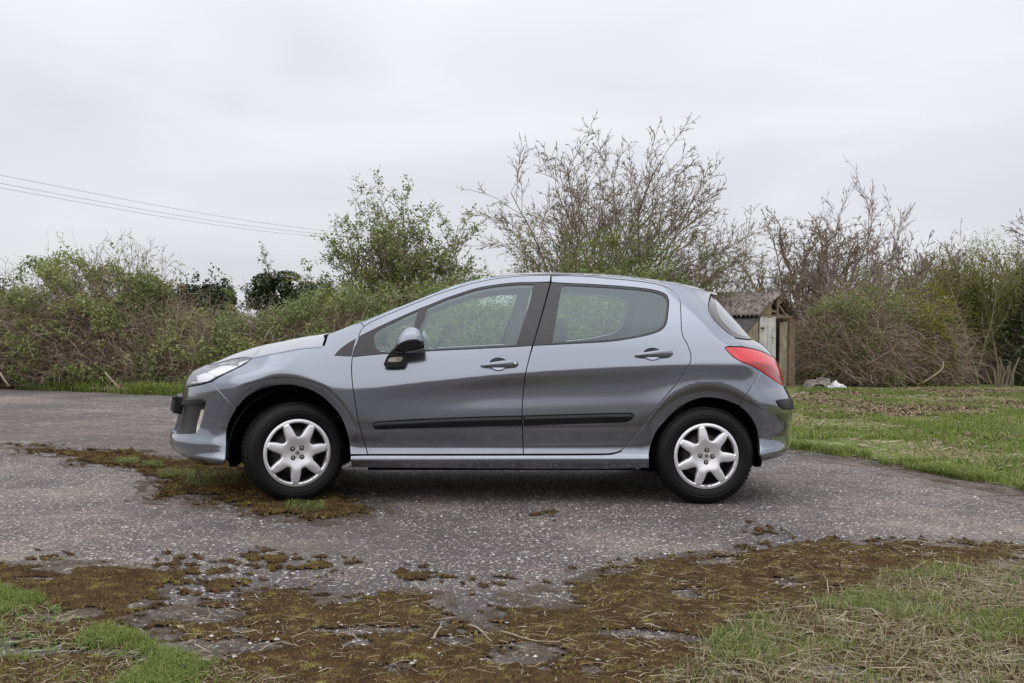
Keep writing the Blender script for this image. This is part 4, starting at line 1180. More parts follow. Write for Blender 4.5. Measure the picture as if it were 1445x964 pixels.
# headlamp: clear lens over a bright stepped reflector
lens = [(357.6, 505.6), (346, 513.1), (329.7, 521.6), (313, 529.6), (299, 537.4), (288, 540.9), (273, 543.9), (264, 544.9), N_(.725, .05), N_(.76, .07), N_(.80, .07), N_(.84, .05), (300, 514.4), (313, 511.4), (330, 507.0), (345, 504.9)]
M_REFL = simple('white_reflector', (.33, .34, .37), rough=.25, metal=0)
HL = both('headlight', panel_geo(lens, depth=.020, inset=.004, lip=0, g=.02), M_REFL, car)
both('headlight_lens', panel_geo(lens, depth=-.001, inset=.0016, lip=.006, g=.02), M_LENS, parents=HL)
def lamp_pod(pts, depth, mat, name):
    both(name, panel_geo(pts, depth=depth, inset=0, lip=.03, bev=.004, g=.02), mat, parents=HL)
M_LAMPW = simple('frosted_reflector', (.96, .96, .97), rough=.25, metal=0)
lamp_pod([(276, 530), (289, 524.6), (300, 527), (301, 534), (291, 538.6), (278, 540)], .006, M_LAMPW, 'dipped_beam_unit')
lamp_pod([(292, 523.5), (312, 514.8), (334, 514.6), (330, 519.4), (313, 527), (303, 530), (300, 526)], .007, M_LAMPW, 'main_beam_unit')
lamp_pod([(336, 509.6), (349, 506.6), (352, 507.6), (346, 511.6), (335, 516)], .008, M_LAMPW, 'indicator_unit')
lamp_pod([(268, 538.5), (274, 537.4), (276, 541.6), (268.5, 543)], .007, M_LAMPW, 'side_lamp_unit')

# bonnet: rows from the near gap line across to the far one
bz = [(462.8, 472.8), (461.4, 478.3), (459.7, 484)] + BON_GAP[::-1] + [(357.5, 505.0), (345, 504.0), (330, 506.0), (313, 510.5), (300, 513.6)]
BON_X = float(surf(*to_sz([(458, 488.8)]).T)[0, 0])
bsz = np.concatenate([to_sz(bz), to_sz([N_(.855, .06), ('n', .80, .835), ('n', .88, .81), ('n', .94, .795), ('n', .985, .785)])])
bsz = smooth_poly(bsz, .03, closed=False, ang=80)
E3 = surf(bsz[:, 0], bsz[:, 1])
csil = plane_pt(*np.array([(297, 514), (318, 504.5), (340, 495.8), (370, 487.2), (400, 480.4), (430, 474.6), (463, 469.6)]).T, -.12)
zc_x = np.concatenate([[E3[-1, 0]], csil[1:, 0], [csil[-1, 0] + .2]]); zc_z = np.concatenate([[E3[-1, 2] + .004], csil[1:, 2], [csil[-1, 2] + .045]])
def bonnet_mesh():
    v = np.linspace(-1, 1, 41)
    V = []
    for (x, y, z) in E3:
        zc = max(float(interp1(zc_x, zc_z, np.array([x]))[0]), z + .002)
        V.append(np.stack([np.full_like(v, x), -v * y * -1 * -1, z + (zc - z) * (1 - np.abs(v) ** 2.3)], -1))
    V = np.array(V); V[:, :, 1] = E3[:, 1][:, None] * -v[None] * -1 * 1.0
    V[:, 0, 1] = -E3[:, 1] * -1 * v[0] if False else V[:, 0, 1]
    n, m = V.shape[:2]
    i = np.arange(n - 1)[:, None]; j = np.arange(m - 1)[None]
    F = np.stack([i * m + j, i * m + j + 1, (i + 1) * m + j + 1, (i + 1) * m + j], -1).reshape(-1, 4)
    return V.reshape(-1, 3), F
def fix_up(V, F, want=(0, 0, 1)):
    a, b, c = V[F[:, 0]], V[F[:, 1]], V[F[:, 2]]
    n = np.cross(b - a, c - a).sum(0)
    return F if n @ np.array(want) > 0 else F[:, ::-1]
V, F = bonnet_mesh(); V[:, 1] *= np.where(V[:, 0] > BON_X - .05, 1.0 + .0045 * np.clip((BON_X - V[:, 0]) / .05, 0, 1), 1.0045); F = fix_up(V, F)
bon = mesh_obj('bonnet', V, F, M_PAINT, car, smooth=True)
sol = bon.modifiers.new('sheet', 'SOLIDIFY'); sol.thickness = .003; sol.offset = -1
joined('upper_grille', panel_geo([N_(.735, .05), ('n', .998, .706), ('n', .998, .78), ('n', .9, .797), N_(.845, .06)], depth=.02, inset=0, lip=.01, g=.03), M_BLACK, car)

# windscreen and roof
fr_top = [(463, 472.6), (470, 470.2), (484.8, 464.8), (500, 458.6)]
rail_sz = to_sz(fr_top + RAIL)
rail_sz = smooth_poly(rail_sz, .03, closed=False, ang=80)
R3 = surf(rail_sz[:, 0], rail_sz[:, 1])
xw = float(plane_pt([702], [390], -.62)[0, 0])
ws = R3[R3[:, 0] <= xw]; rf = R3[R3[:, 0] >= ws[-1, 0] - 1e-6]
v = np.linspace(-1, 1, 33)
def loft(rows, mat, name, parent, want, sol_t=None):
    V = np.array(rows); n, m = V.shape[:2]
    i = np.arange(n - 1)[:, None]; j = np.arange(m - 1)[None]
    F = np.stack([i * m + j, i * m + j + 1, (i + 1) * m + j + 1, (i + 1) * m + j], -1).reshape(-1, 4)
    V = V.reshape(-1, 3); F = fix_up(V, F, want)
    o = mesh_obj(name, V, F, mat, parent, smooth=True)
    if sol_t:
        s_ = o.modifiers.new('sheet', 'SOLIDIFY'); s_.thickness = sol_t; s_.offset = -1
    return o
rows = []
for q, (x, y, z) in enumerate(ws):
    t = q / (len(ws) - 1); b = .10 * (1 - t) + .035 * t
    rows.append(np.stack([x - b * (1 - v * v), y * -v, np.full_like(v, z - .004) + .02 * t * (1 - v * v)], -1))
WSC = loft(rows, M_GLASS, 'windscreen', car, (-1, 0, 1))
rsil = plane_pt(*np.array([(690, 390), (706, 387.4), (723, 385.8), (756, 384.6), (806, 385), (839, 386.3), (870, 388.4), (893, 390.8), (926, 395), (953, 399), (976, 404), (1004, 412.5)]).T, -.15)
rows = []
for q, (x, y, z) in enumerate(rf):
    zc = float(np.interp(x, rsil[:, 0], rsil[:, 2]))
    zc = min(max(zc, z + .012), z + .016 + .005 * q)
    fb_ = .035 * max(0, 1 - q / 8.0)
    rows.append(np.stack([x - fb_ * (1 - v * v), y * -v, z + (zc - z) * (1 - np.abs(v) ** 2.4)], -1))
# tail spoiler lip
x, y, z = rf[-1]
rows.append(np.stack([np.full_like(v, x + .045) + .05 * (1 - v * v), y * -v * .985, rows[-1][:, 2] - .012], -1))
rows.append(np.stack([np.full_like(v, x + .040) + .05 * (1 - v * v), y * -v * .985, rows[-1][:, 2] - .022], -1))
ROOF = loft(rows, M_PAINT, 'roof', car, (0, 0, 1))
rows = [np.stack([np.full_like(v, x), y * .93 * -v, np.full_like(v, z - .028)], -1) for x, y, z in rf]
loft(rows, M_HEADL, 'roof_lining', car, (0, 0, -1), .004)
# aerial
mb = MB(); a0 = plane_pt([923.5], [394.6], -.02)[0]; a1 = plane_pt([945], [368], -.02)[0]
d = a1 - a0
mb.tube([a0 - d * .1, a0 + d * .12, a0 + d * .2], [.008, .0065, .004], 8); mb.tube([a0 + d * .2, a0 + d * 1.0], [.0028, .0022], 6)
mb.obj('aerial', M_BLACK, car, True)

# ---- tail: rear glass, tailgate, lamp, bumper
gl_t = [(1003.6, 417.5), (1001.4, 424), (1000.2, 431), (1000.8, 438.4), (1005.6, 448), (1015.6, 459), (1028.6, 470.4), (1037.4, 475.8), (1048, 477.6), (1058, 478.3)]
tg_c = [T_(1.075, .04), ('t', .85, 1.07), ('t', .998, 1.065)]
TGL = joined('rear_window', panel_geo(gl_t + tg_c + [('t', .998, 1.385), ('t', .8, 1.388), T_(1.392, .04)], depth=.001, inset=.002, lip=.01, g=.025), None, car)
m_ = simple('rear_window_black_glass', (.012, .012, .014), rough=.06, coat=.6, spec=.7)
TGL.data.materials.clear(); TGL.data.materials.append(m_)
rw = [(1009, 424), (1010, 434), (1014, 445), (1024, 459), (1036, 469), (1050, 474.6), T_(1.10, .03), ('t', .85, 1.09), ('t', .998, 1.085), ('t', .998, 1.36), ('t', .8, 1.36), T_(1.362, .03)]
joined('rear_screen', panel_geo(rw, depth=-.0006, inset=0, lip=.001, bev=.0003, g=.03), simple('pale_reflecting_glass', (.10, .12, .12), rough=.03, coat=1.0, spec=.9, coat_rough=.01), TGL)
tgp = [(1037.6, 477.4), (1048, 479.0), (1058, 479.8)] + [T_(1.062, .04), ('t', .85, 1.055), ('t', .998, 1.05), ('t', .998, .62), ('t', .9, .62), T_(.76, .10), T_(.85, .09), T_(.93, .05), (1091, 503.6), (1078, 496.6), (1066, 492.6), (1056, 490.5), (1048, 489)]
TGATE = joined('tailgate', panel_geo(tgp, inset=.0022, g=.02), M_PAINT, car)
lampo = [(1023.4, 491), (1027, 489.6), (1047, 489.7), (1066, 493), (1078, 497), (1091, 504), T_(.93, .045), T_(.85, .075), T_(.78, .08), (1105.6, 543.2), (1099.5, 540.6), (1084.5, 530.6), (1074.6, 523.6), (1059.6, 515.6), (1046, 510), (1034.7, 503.2), (1027, 495.6)]
TL = both('tail_light', panel_geo(lampo, depth=.0, inset=.0014, lip=.012, g=.015, bev=.004), M_REDL, car)
both('lower_lens', panel_geo([(1048, 510.4), (1058, 510), (1070, 510.6), (1082, 513.6), (1091, 519), (1098, 527), (1103, 537), (1104.8, 541.5), (1099.6, 539), (1085, 529), (1074.6, 522), (1060, 514)], depth=-.0012, inset=0, lip=.003, bev=.0008, g=.015), M_REDD, parents=TL)
rb = [(1059.8, 547), (1074.6, 524), (1084.5, 531), (1099.5, 541), (1105.4, 543.8), T_(.755, .08), ('t', .85, .74), ('t', .998, .74), ('t', .998, .27), ('t', .85, .27), T_(.27, .05), (1104, 643.6), (1095, 647), (1075, 651.6), (1073, 652), (1073, 640), (1071.7, 625), (1068, 607), (1061, 592), (1052, 581), (1042.4, 572.8)]
RBUMP = joined('rear_bumper', panel_geo(rb, g=.02, lip=.045), M_PAINT, car)
joined('bumper_trim', panel_geo([(1095, 565.6), (1098, 564), (1109.7, 562.8), (1115, 561.8), T_(.672, .06), ('t', .85, .67), ('t', .998, .67), ('t', .998, .60), ('t', .85, .60), T_(.59, .06), (1116, 578.4), (1107, 577.8), (1101, 574.6), (1096.6, 569.4)], depth=-.009, inset=0, lip=.02, bev=.004, g=.02), M_BLACK, RBUMP)

# ---- inner trims seen through the glass
both('interior_trim', panel_geo(A_TOP[2:] + [(757, 402)] + [(p[0], p[1] + 1) for p in DLO_FT], depth=.045, inset=-.006, lip=.0, flip=True, g=.05), M_HEADL, car)
both('interior_trim', panel_geo([(753, 392), (800, 392), (789, 405), (772, 492), (735, 493), (742, 440)], depth=.055, inset=0, lip=0, flip=True, g=.05), M_HEADL, car)
both('interior_trim', panel_geo([(800, 390), (880, 396), (930, 404), (955, 425), (958, 470), (985, 500), (1020, 480), (1000, 430), (1000, 416), (960, 404), (900, 395), (850, 390)][::-1], depth=.05, inset=0, lip=0, flip=True, g=.06), M_HEADL, car)
both('door_card', panel_geo([(500, 512), (530, 508), (640, 497.5), (728, 492), (860, 484), (930, 470), (965, 490), (940, 560), (880, 635), (520, 640)], depth=.075, inset=0, lip=0, flip=True, g=.06), M_CARD, car)
both('door_card', panel_geo([(500, 510), (530, 506), (640, 495.5), (728, 490), (860, 482), (930, 468), (965, 488), (940, 560), (880, 635), (520, 640)], depth=.065, inset=0, lip=0, g=.06), M_CARD, car)
# cabin: floor, dash, wheel, seats, parcel shelf
mb = MB(); mb.box((.03, 0, .27), (.90, .74, .03)); mb.box((-.93, 0, .62), (.03, .60, .34)); mb.box((1.35, 0, .58), (.04, .45, .30)); mb.obj('cabin_floor', M_CARD, car)
mb = MB(); mb.box((1.42, 0, .93), (.34, .66, .015)); mb.obj('parcel_shelf', M_CARD, car)
dash = [(-1.12, .99), (-1.0, 1.0), (-.78, .985), (-.66, .95), (-.60, .88), (-.64, .74), (-.72, .60), (-1.1, .55)]
V = np.array([[x, y, z - .02 * abs(y)] for y in np.linspace(-.74, .74, 13) for x, z in dash]); k = len(dash)
F = [[i * k + j, i * k + (j + 1) % k, (i + 1) * k + (j + 1) % k, (i + 1) * k + j] for i in range(12) for j in range(k)]
mesh_obj('dashboard', V, F, M_CARD, car, smooth=False)
# right-hand-drive steering wheel
sw = empty('steering_wheel', (-.50, .38, .88), 0, car); sw.rotation_euler = (0, math.radians(-62), 0)
mb = MB(); a = np.linspace(0, 2 * PI, 33)
mb.tube(np.stack([.185 * np.cos(a), .185 * np.sin(a), 0 * a], -1), .016, 8, cap=False); mb.obj('wheel_rim', M_CARD, sw, True)
mb = MB(); mb.tube([(0, 0, -.10), (0, 0, -.02), (0, 0, .015)], [.05, .075, .055], 14); mb.tube([(-.18, 0, 0), (.18, 0, -.01)], .017, 6); mb.tube([(0, 0, -.01), (0, -.18, 0)], .017, 6); mb.obj('wheel_hub', M_CARD, sw, True)
def seat(x, y):
    s_ = empty('seat', (x, y, .42), 0, car)
    def slab(name, prof, hw, mat=M_SEAT):
        k = len(prof); V, F = [], []
        for yy, sc_ in ((-hw, .86), (-hw * .8, 1), (hw * .8, 1), (hw, .86)):
            c_ = np.mean(prof, 0)
            V += [[c_[0] + (p[0] - c_[0]) * sc_, yy, c_[1] + (p[1] - c_[1]) * sc_] for p in prof]
        for i in range(3):
            F += [[i * k + j, i * k + (j + 1) % k, (i + 1) * k + (j + 1) % k, (i + 1) * k + j] for j in range(k)]
        F += [list(range(k))[::-1], [3 * k + j for j in range(k)]]
        o = mesh_obj(name, V, F, mat, s_, smooth=False); bevel(o, .02, 3)
    slab('cushion', [(-.28, .0), (-.30, .12), (-.22, .17), (.20, .10), (.24, .0)], .25)
    slab('backrest', [(.14, .06), (.20, .16), (.34, .50), (.37, .56), (.44, .55), (.42, .46), (.32, .05)], .24)
    slab('headrest', [(.36, .60), (.38, .76), (.42, .78), (.47, .75), (.46, .61)], .12)
seat(-.02, -.37); seat(-.02, .37)
bs = empty('rear_seat', (.95, 0, .42), 0, car)
mb = MB(); mb.box((-.05, 0, .05), (.25, .62, .09)); bevel(mb.obj('cushion', M_SEAT, bs), .03, 3)
mb = MB(); R_ = Matrix.Rotation(math.radians(22), 3, 'Y'); mb.box((.26, 0, .34), (.07, .62, .28), R_); bevel(mb.obj('backrest', M_SEAT, bs), .03, 3)
for yy in (-.36, .36):
    mb = MB(); mb.box((.38, yy, .62), (.04, .13, .05), R_); bevel(mb.obj('headrest', M_SEAT, bs), .02, 3)
# rear-view mirror
mb = MB(); q = plane_pt([628], [428], 0.02)[0]; mb.box(q, (.018, .11, .032)); mb.tube([q + [0, 0, .02], q + [-.05, 0, .09]], .008, 6); bevel(mb.obj('interior_mirror', M_CARD, car), .008, 2)

# ---- underside and wheel arches
mb = MB(); mb.box((0.0, 0, .26), (.86, .78, .05)); mb.box((0, 0, .36), (1.72, .45, .08))
mb.tube([(.2, -.3, .19), (1.2, -.3, .2), (1.5, -.35, .27), (1.85, -.4, .28)], .035, 8)
mb.obj('underbody', M_DARK, car)
for ax, lab in ((FR_X, 0), (RR_X, 1)):
    for sgn in (-1, 1):
        a = np.linspace(math.radians(-32), math.radians(212), 40)
        cx = ax + (.012 if lab == 0 else 0)
        V, F = [], []
        for (rr, yy) in ((.40 if lab == 0 else .375, .815), (.42 if lab == 0 else .39, .76), (.43 if lab == 0 else .40, .62), (.40, .50), (.05, .50)):
            V += [[cx + rr * math.cos(t), sgn * yy, max(.235, AX_Z + .012 + rr * math.sin(t))] for t in a]
        m = len(a)
        F = [[i * m + j, i * m + j + 1, (i + 1) * m + j + 1, (i + 1) * m + j] for i in range(4) for j in range(m - 1)]
        mesh_obj('wheel_arch_liner', V, F, M_DARK, car, smooth=True)

# ---- door mirrors
def door_mirror():
    objs = []
    c0 = plane_pt([578.5], [479.5], -.985)[0]
    u_px = 1 / 230.0
    # housing: stations along the length (image x) with rounded D sections; y spans -.90..-1.07
    prof_t = [(555.0, 496), (557.5, 488), (562, 476), (567, 468.5), (573, 463.4), (580, 461.2), (587, 462), (592, 465.2), (595.8, 471), (598.2, 478.5), (599.3, 486), (599.4, 490)]
    prof_b = [(555.6, 496.8), (559, 497.6), (564, 498.2), (570, 498.0), (576, 497.4), (582, 496.6), (588, 495.6), (593, 494.6), (597, 493.2), (599, 491.4)]
    top = np.array(prof_t); bot = np.array(prof_b)
    xs = np.linspace(555.4, 599.2, 26)
    zt = np.interp(xs, top[:, 0], top[:, 1]); zb = np.interp(xs, bot[:, 0], bot[:, 1])
    m = 24; V = []
    for x_, a_, b_ in zip(xs, zt, zb):
        P = plane_pt([x_, x_], [a_, b_], -.985); xm = P[:, 0].mean(); z1, z0 = P[0, 2], P[1, 2]
        zc, hz = (z1 + z0) / 2, (z1 - z0) / 2
        t = (x_ - 555.4) / 43.8
        wy = .105 * (1 - (2 * t - 1.05) ** 4 * .75) ** .5 if abs(2 * t - 1.05) < 1.05 else .05
        wy = max(wy, .03)
        for k in range(m):
            th = 2 * PI * k / m
            ca, sa = math.cos(th), math.sin(th)
            V.append([xm, -.985 + wy * math.copysign(abs(ca) ** .75, ca), zc + hz * math.copysign(abs(sa) ** .8, sa)])
    V = np.array(V); n = len(xs)
    F, mi = [], []
    for i in range(n - 1):
        for k in range(m):
            F.append([i * m + k, i * m + (k + 1) % m, (i + 1) * m + (k + 1) % m, (i + 1) * m + k])
            # lower shell starts on a rising line
            xx = (xs[i] + xs[i + 1]) / 2
            line = np.interp(xx, [555, 561, 570, 580, 600], [495.5, 486.5, 481.6, 480.4, 480.0])
            pz = proj(c2w(V[[i * m + k, i * m + (k + 1) % m]]))[:, 1].mean()
            mi.append(1 if pz > line else 0)
    F.append(list(range(m))); mi.append(1)
    F.append([(n - 1) * m + k for k in range(m)][::-1]); mi.append(2)
    F = [f[::-1] for f in F]
    foot = [(555, 494), (572, 499.6), (573.8, 503), (571.6, 512), (569.5, 515.6), (560, 516.6), (545, 516.6), (542.6, 514.6), (547, 504)]
    fp = plane_pt(*np.array(foot).T, -.925)
    bp = px2sz(np.array(foot)); bs3 = surf(bp[:, 0], bp[:, 1])
    ind = [(548, 507), (552, 504.6), (562, 503.6), (568, 503.8), (568.2, 506), (566, 509.6), (560, 510.8), (549, 510.8), (547.4, 509.4)]
    ip = plane_pt(*np.array(ind).T, -.9275)
    amb = [(560.4, 506.4), (562.4, 505.4), (563.4, 507.6), (561.6, 509.2)]
    ap = plane_pt(*np.array(amb).T, -.9285)
    for sgn, pr in ((1, FD[0]), (-1, FD[1])):
        mir = mesh_obj('door_mirror', V * [1, sgn, 1], F if sgn > 0 else [f[::-1] for f in F], None, pr, smooth=True, mats=[M_PAINT, M_MIRB, M_CHROME], midx=mi)
        n_ = len(foot); W_ = np.concatenate([fp, bs3])
        f = [[i for i in range(n_)]] + [[i, (i + 1) % n_, n_ + (i + 1) % n_, n_ + i] for i in range(n_)]
        o = mesh_obj('mirror_foot', W_ * [1, sgn, 1], [q[::-1] for q in f] if sgn < 0 else f, M_BLACK, pr); bevel(o, .006, 3)
        for nm, pp, mat in (('mirror_indicator', ip, M_AMBER), ('indicator_bulb', ap, simple('orange_bulb', (.40, .19, .09), rough=.3))):
            k_ = len(pp); W_ = np.concatenate([pp, pp + [0, .01, 0]])
            f = [list(range(k_))] + [[i, (i + 1) % k_, k_ + (i + 1) % k_, k_ + i] for i in range(k_)]
            mesh_obj(nm, W_ * [1, sgn, 1], f if sgn > 0 else [q[::-1] for q in f], mat, pr)
M_MIRB = simple('mirror_black_gloss', (.008, .008, .009), rough=.12, coat=.3)
door_mirror()

# ---- wheels
def build_wheel():
    w = empty('wheel', (0, 0, 0), 0, car)
    # tyre: rounded shoulders, grooved tread; axis = y, outer face at -y
    pr = [(.205, -.080), (.214, -.092), (.232, -.1005), (.252, -.1025), (.2535, -.1005), (.262, -.1000), (.264, -.1020), (.278, -.0985), (.292, -.0900), (.3015, -.0800), (.3065, -.0725)]
    tread = [-.0725, -.060, -.059, -.052, -.051, -.030, -.029, -.021, -.020, .004, .005, .013, .014, .034, .035, .043, .044, .058, .072]
    for i, y in enumerate(tread[1:-1]):
        groove = (i % 4) in (1, 2)
        pr.append((.3005 if groove else .3085 + .002 * (1 - (y / .07) ** 2), y))
    pr += [(.3065, .0725), (.295, .088), (.265, .100), (.23, .098), (.205, .08)]
    V, F = lathe(pr, 96); mesh_obj('tyre', V, F, M_RUBBER, w, smooth=True).modifiers.new('e', 'EDGE_SPLIT').split_angle = math.radians(50)
    # shoulder blocks of the tread
    mb = MB()
    for k in range(72):
        a = 2 * PI * k / 72
        R_ = Matrix.Rotation(-a, 3, 'Y')
        for yy, ty in ((-.068, .5), (.068, -.5)):
            c = R_ @ Vector((.3062, yy, 0)); mb.box(c, (.0035, .0085, .0095), np.array(R_ @ Matrix.Rotation(ty, 3, 'Z')))
    o = mb.obj('tread_blocks', M_RUBBER, w); o['kind'] = 'stuff'
    # steel rim behind the cover
    V, F = lathe([(.200, -.078), (.192, -.070), (.186, -.03), (.180, .06), (.17, .07), (.15, -.02), (.12, -.045), (.06, -.05), (.0, -.05)], 48)
    mesh_obj('rim', V, F, M_STEEL, w, smooth=True)
    V, F = lathe([(.0, -.02), (.12, -.02), (.12, .01), (.0, .01)], 32); mesh_obj('brake_disc', V, F, M_NUT, w)
    # seven-spoke cover with real openings
    th = np.linspace(0, 2 * PI, 112, endpoint=False)
    outer = np.stack([.2105 * np.cos(th), .2105 * np.sin(th)], -1)
    holes = []
    for k in range(7):
        a = 2 * PI * (k + .5) / 7
        ha = math.radians(19.3)
        pts = []
        for t in np.linspace(-1, 1, 9): pts.append((.186, ha * t))
        pts += [(.172, ha * .89), (.150, math.radians(14.2)), (.132, math.radians(11.8)), (.116, math.radians(9.4)), (.105, math.radians(5.2)), (.1015, 0), (.105, -math.radians(5.2)), (.116, -math.radians(9.4)), (.132, -math.radians(11.8)), (.150, -math.radians(14.2)), (.172, -ha * .89)]
        P = np.array([(r * math.cos(a + t), r * math.sin(a + t)) for r, t in pts])
        holes.append(smooth_poly(P[::-1] if False else ccw(P), .006, ang=50))
    def hgt(x, y):
        r = np.hypot(x, y); an = np.arctan2(y, x)
        q = np.clip((r - .028) / .075, 0, 1); q = q * q * (3 - 2 * q)
        h = .006 + .012 * q - .006 * np.clip((r - .11) / .075, 0, 1)
        h = np.where(r > .188, .0105 - .28 * np.clip(r - .199, 0, 1), h)
        h = h + .0035 * np.clip((r - .075) / .06, 0, 1) * np.cos(an * 7) * (r < .188)
        d = np.full(x.shape, 1.0)
        for hl in holes: d = np.minimum(d, seg_dist(x, y, hl))
        h = h - .009 * np.clip(1 - d / .0055, 0, 1) * (r < .190)
        return h
    h1 = holes
    V2, F, maps = cdt_fill(outer, h1, .0045)
    V = np.stack([V2[:, 0], -.088 - hgt(V2[:, 0], V2[:, 1]), V2[:, 1]], -1)
    n0 = len(V); Vs, Fs = [V], [F]
    for L, mp_ in zip([outer] + h1, maps):
        n = len(L); im = np.array(mp_); j = (np.arange(n) + 1) % n; ia = n0 + np.arange(n)
        q = V[im] + [0, .022, 0]; Vs.append(q)
        Fs += [np.stack([im, im[j], ia], -1), np.stack([im[j], ia[j], ia], -1)]; n0 += n
    F = np.concatenate(Fs); V = np.concatenate(Vs)
    o = mesh_obj('wheel_cover', V, F, M_SILVER, w, smooth=True)
    m = o.modifiers.new('e', 'EDGE_SPLIT'); m.split_angle = math.radians(55)
    for k in range(4):
        a = PI / 2 * k
        V, F = lathe([(0, -.1045), (.007, -.1042), (.0092, -.1015), (.0095, -.096), (.0135, -.0955), (.0135, -.092)], 16)
        mesh_obj('wheel_bolt', V + [.040 * math.cos(a), 0, .040 * math.sin(a)], F, M_NUT, w, smooth=False)
        V, F = lathe([(.0095, -.0990), (.0150, -.0990), (.0150, -.090)], 20)
        mesh_obj('bolt_recess', V + [.040 * math.cos(a), 0, .040 * math.sin(a)], F, M_DARK, w)
    # small raised rampant-lion badge
    lion = [(-9, -14), (-4, -12), (-3, -6), (1, -5), (4, -12), (8, -13), (7, -10), (6, -4), (9, -3), (13, -6), (15, -3), (10, 0), (7, 1), (10, 4), (15, 3), (16, 6), (9, 8), (5, 6), (5, 10), (8, 13), (5, 16), (0, 15), (-2, 11), (-3, 6), (-7, 8), (-8, 13), (-12, 14), (-11, 9), (-13, 5), (-8, 3), (-6, -1), (-12, -3), (-14, -8), (-9, -6), (-6, -8)]
    P = np.array(lion) * .00098; n = len(P)
    tri = cdt_fill(ccw(P), [], .01)
    V2, F2, mp_ = tri
    b0 = np.stack([V2[:, 0], np.full(len(V2), -.0985), V2[:, 1]], -1); F2 = F2
    im = np.array(mp_[0]); j = (np.arange(n) + 1) % n
    bk = b0[im] + [0, .008, 0]; ia = len(b0) + np.arange(n)
    mesh_obj('lion_badge', np.concatenate([b0, bk]), np.concatenate([F2, np.stack([im, im[j], ia], -1), np.stack([im[j], ia[j], ia], -1)]), simple('badge_metal', (.16, .14, .11), rough=.4, metal=.7), w)
    return w
def copy_tree(o, parent):
    c = o.copy(); COL.objects.link(c); c.parent = parent
    for ch in [k for k in bpy.data.objects if k.parent == o and k != c]: copy_tree(ch, c)
    return c
W0 = build_wheel()
FWp = plane_pt([420.0], [640.0], -.855)[0]; RWp = plane_pt([996.6], [645.4], -.86)[0]
wheels = [W0] + [copy_tree(W0, car) for _ in range(3)]
Z_W = .311
# (x, y, steer, spin, far side)
for w_, (x, y, st_, spin, far) in zip(wheels, ((FWp[0] - .036, -.765, 21, 42, 0), (RWp[0], -.768, 0, 3, 0), (FWp[0], .765, 21, 20, 1), (RWp[0], .768, 0, 60, 1))):
    w_.location = (x, y, Z_W + (.017 if st_ else 0))
    w_.rotation_euler = (Matrix.Rotation(math.radians(st_ + 180 * far), 3, 'Z') @ Matrix.Rotation(math.radians(spin), 3, 'Y')).to_euler()
# ================================================================== TREES, HEDGE, SHED
M_BARK = simple('grey_brown_bark', (.225, .185, .135), rough=.9, noise=.35, nscale=8)
M_BARKG = simple('greenish_bark', (.20, .185, .10), rough=.9, noise=.35, nscale=8)
M_BARKP = simple('purple_brown_bark', (.20, .15, .14), rough=.85, noise=.3, nscale=8)
M_CANE = island_mat('bramble_canes', [(0, (0.141, 0.096, 0.072)), (.4, (0.256, 0.186, 0.138)), (.75, (0.358, 0.275, 0.205)), (.93, (0.486, 0.410, 0.320)), (1, (0.600, 0.600, 0.499))], rough=.8)
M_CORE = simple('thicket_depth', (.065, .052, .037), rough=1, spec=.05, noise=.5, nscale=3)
L_BRAM = island_mat('bramble_leaves', [(0, (0.109, 0.134, 0.046)), (.35, (0.166, 0.205, 0.067)), (.65, (0.243, 0.282, 0.092)), (.88, (0.358, 0.371, 0.128)), (1, (0.474, 0.448, 0.218))], big=(.9, .45), transl=.3, rough=.42, spec=.4)
L_BRAMG = island_mat('fresh_bramble_leaves', [(0, (.10, .14, .045)), (.4, (.16, .22, .065)), (.75, (.25, .31, .10)), (1, (.38, .42, .18))], big=(.9, .3), transl=.35, rough=.45, spec=.4)
L_BUD = island_mat('spring_leaves', [(0, (.11, .16, .035)), (.5, (.19, .245, .06)), (1, (.32, .35, .10))], transl=.45, rough=.5)
L_BUDB = island_mat('brown_buds', [(0, (.10, .07, .04)), (.6, (.17, .13, .06)), (1, (.24, .22, .10))], transl=.2)
L_IVY = island_mat('ivy_leaves', [(0, (.022, .038, .014)), (.5, (.038, .062, .021)), (.85, (.065, .090, .030)), (1, (.115, .13, .045))], big=(1.2, .4), rough=.35, spec=.5)
L_LICH = island_mat('lichen_green_leaves', [(0, (.13, .15, .040)), (.5, (.215, .235, .058)), (1, (.33, .33, .10))], big=(.8, .4), transl=.35)
L_YEL = island_mat('yellow_green_leaves', [(0, (0.127, 0.149, 0.029)), (.6, (0.230, 0.241, 0.046)), (1, (0.391, 0.368, 0.081))], transl=.3)

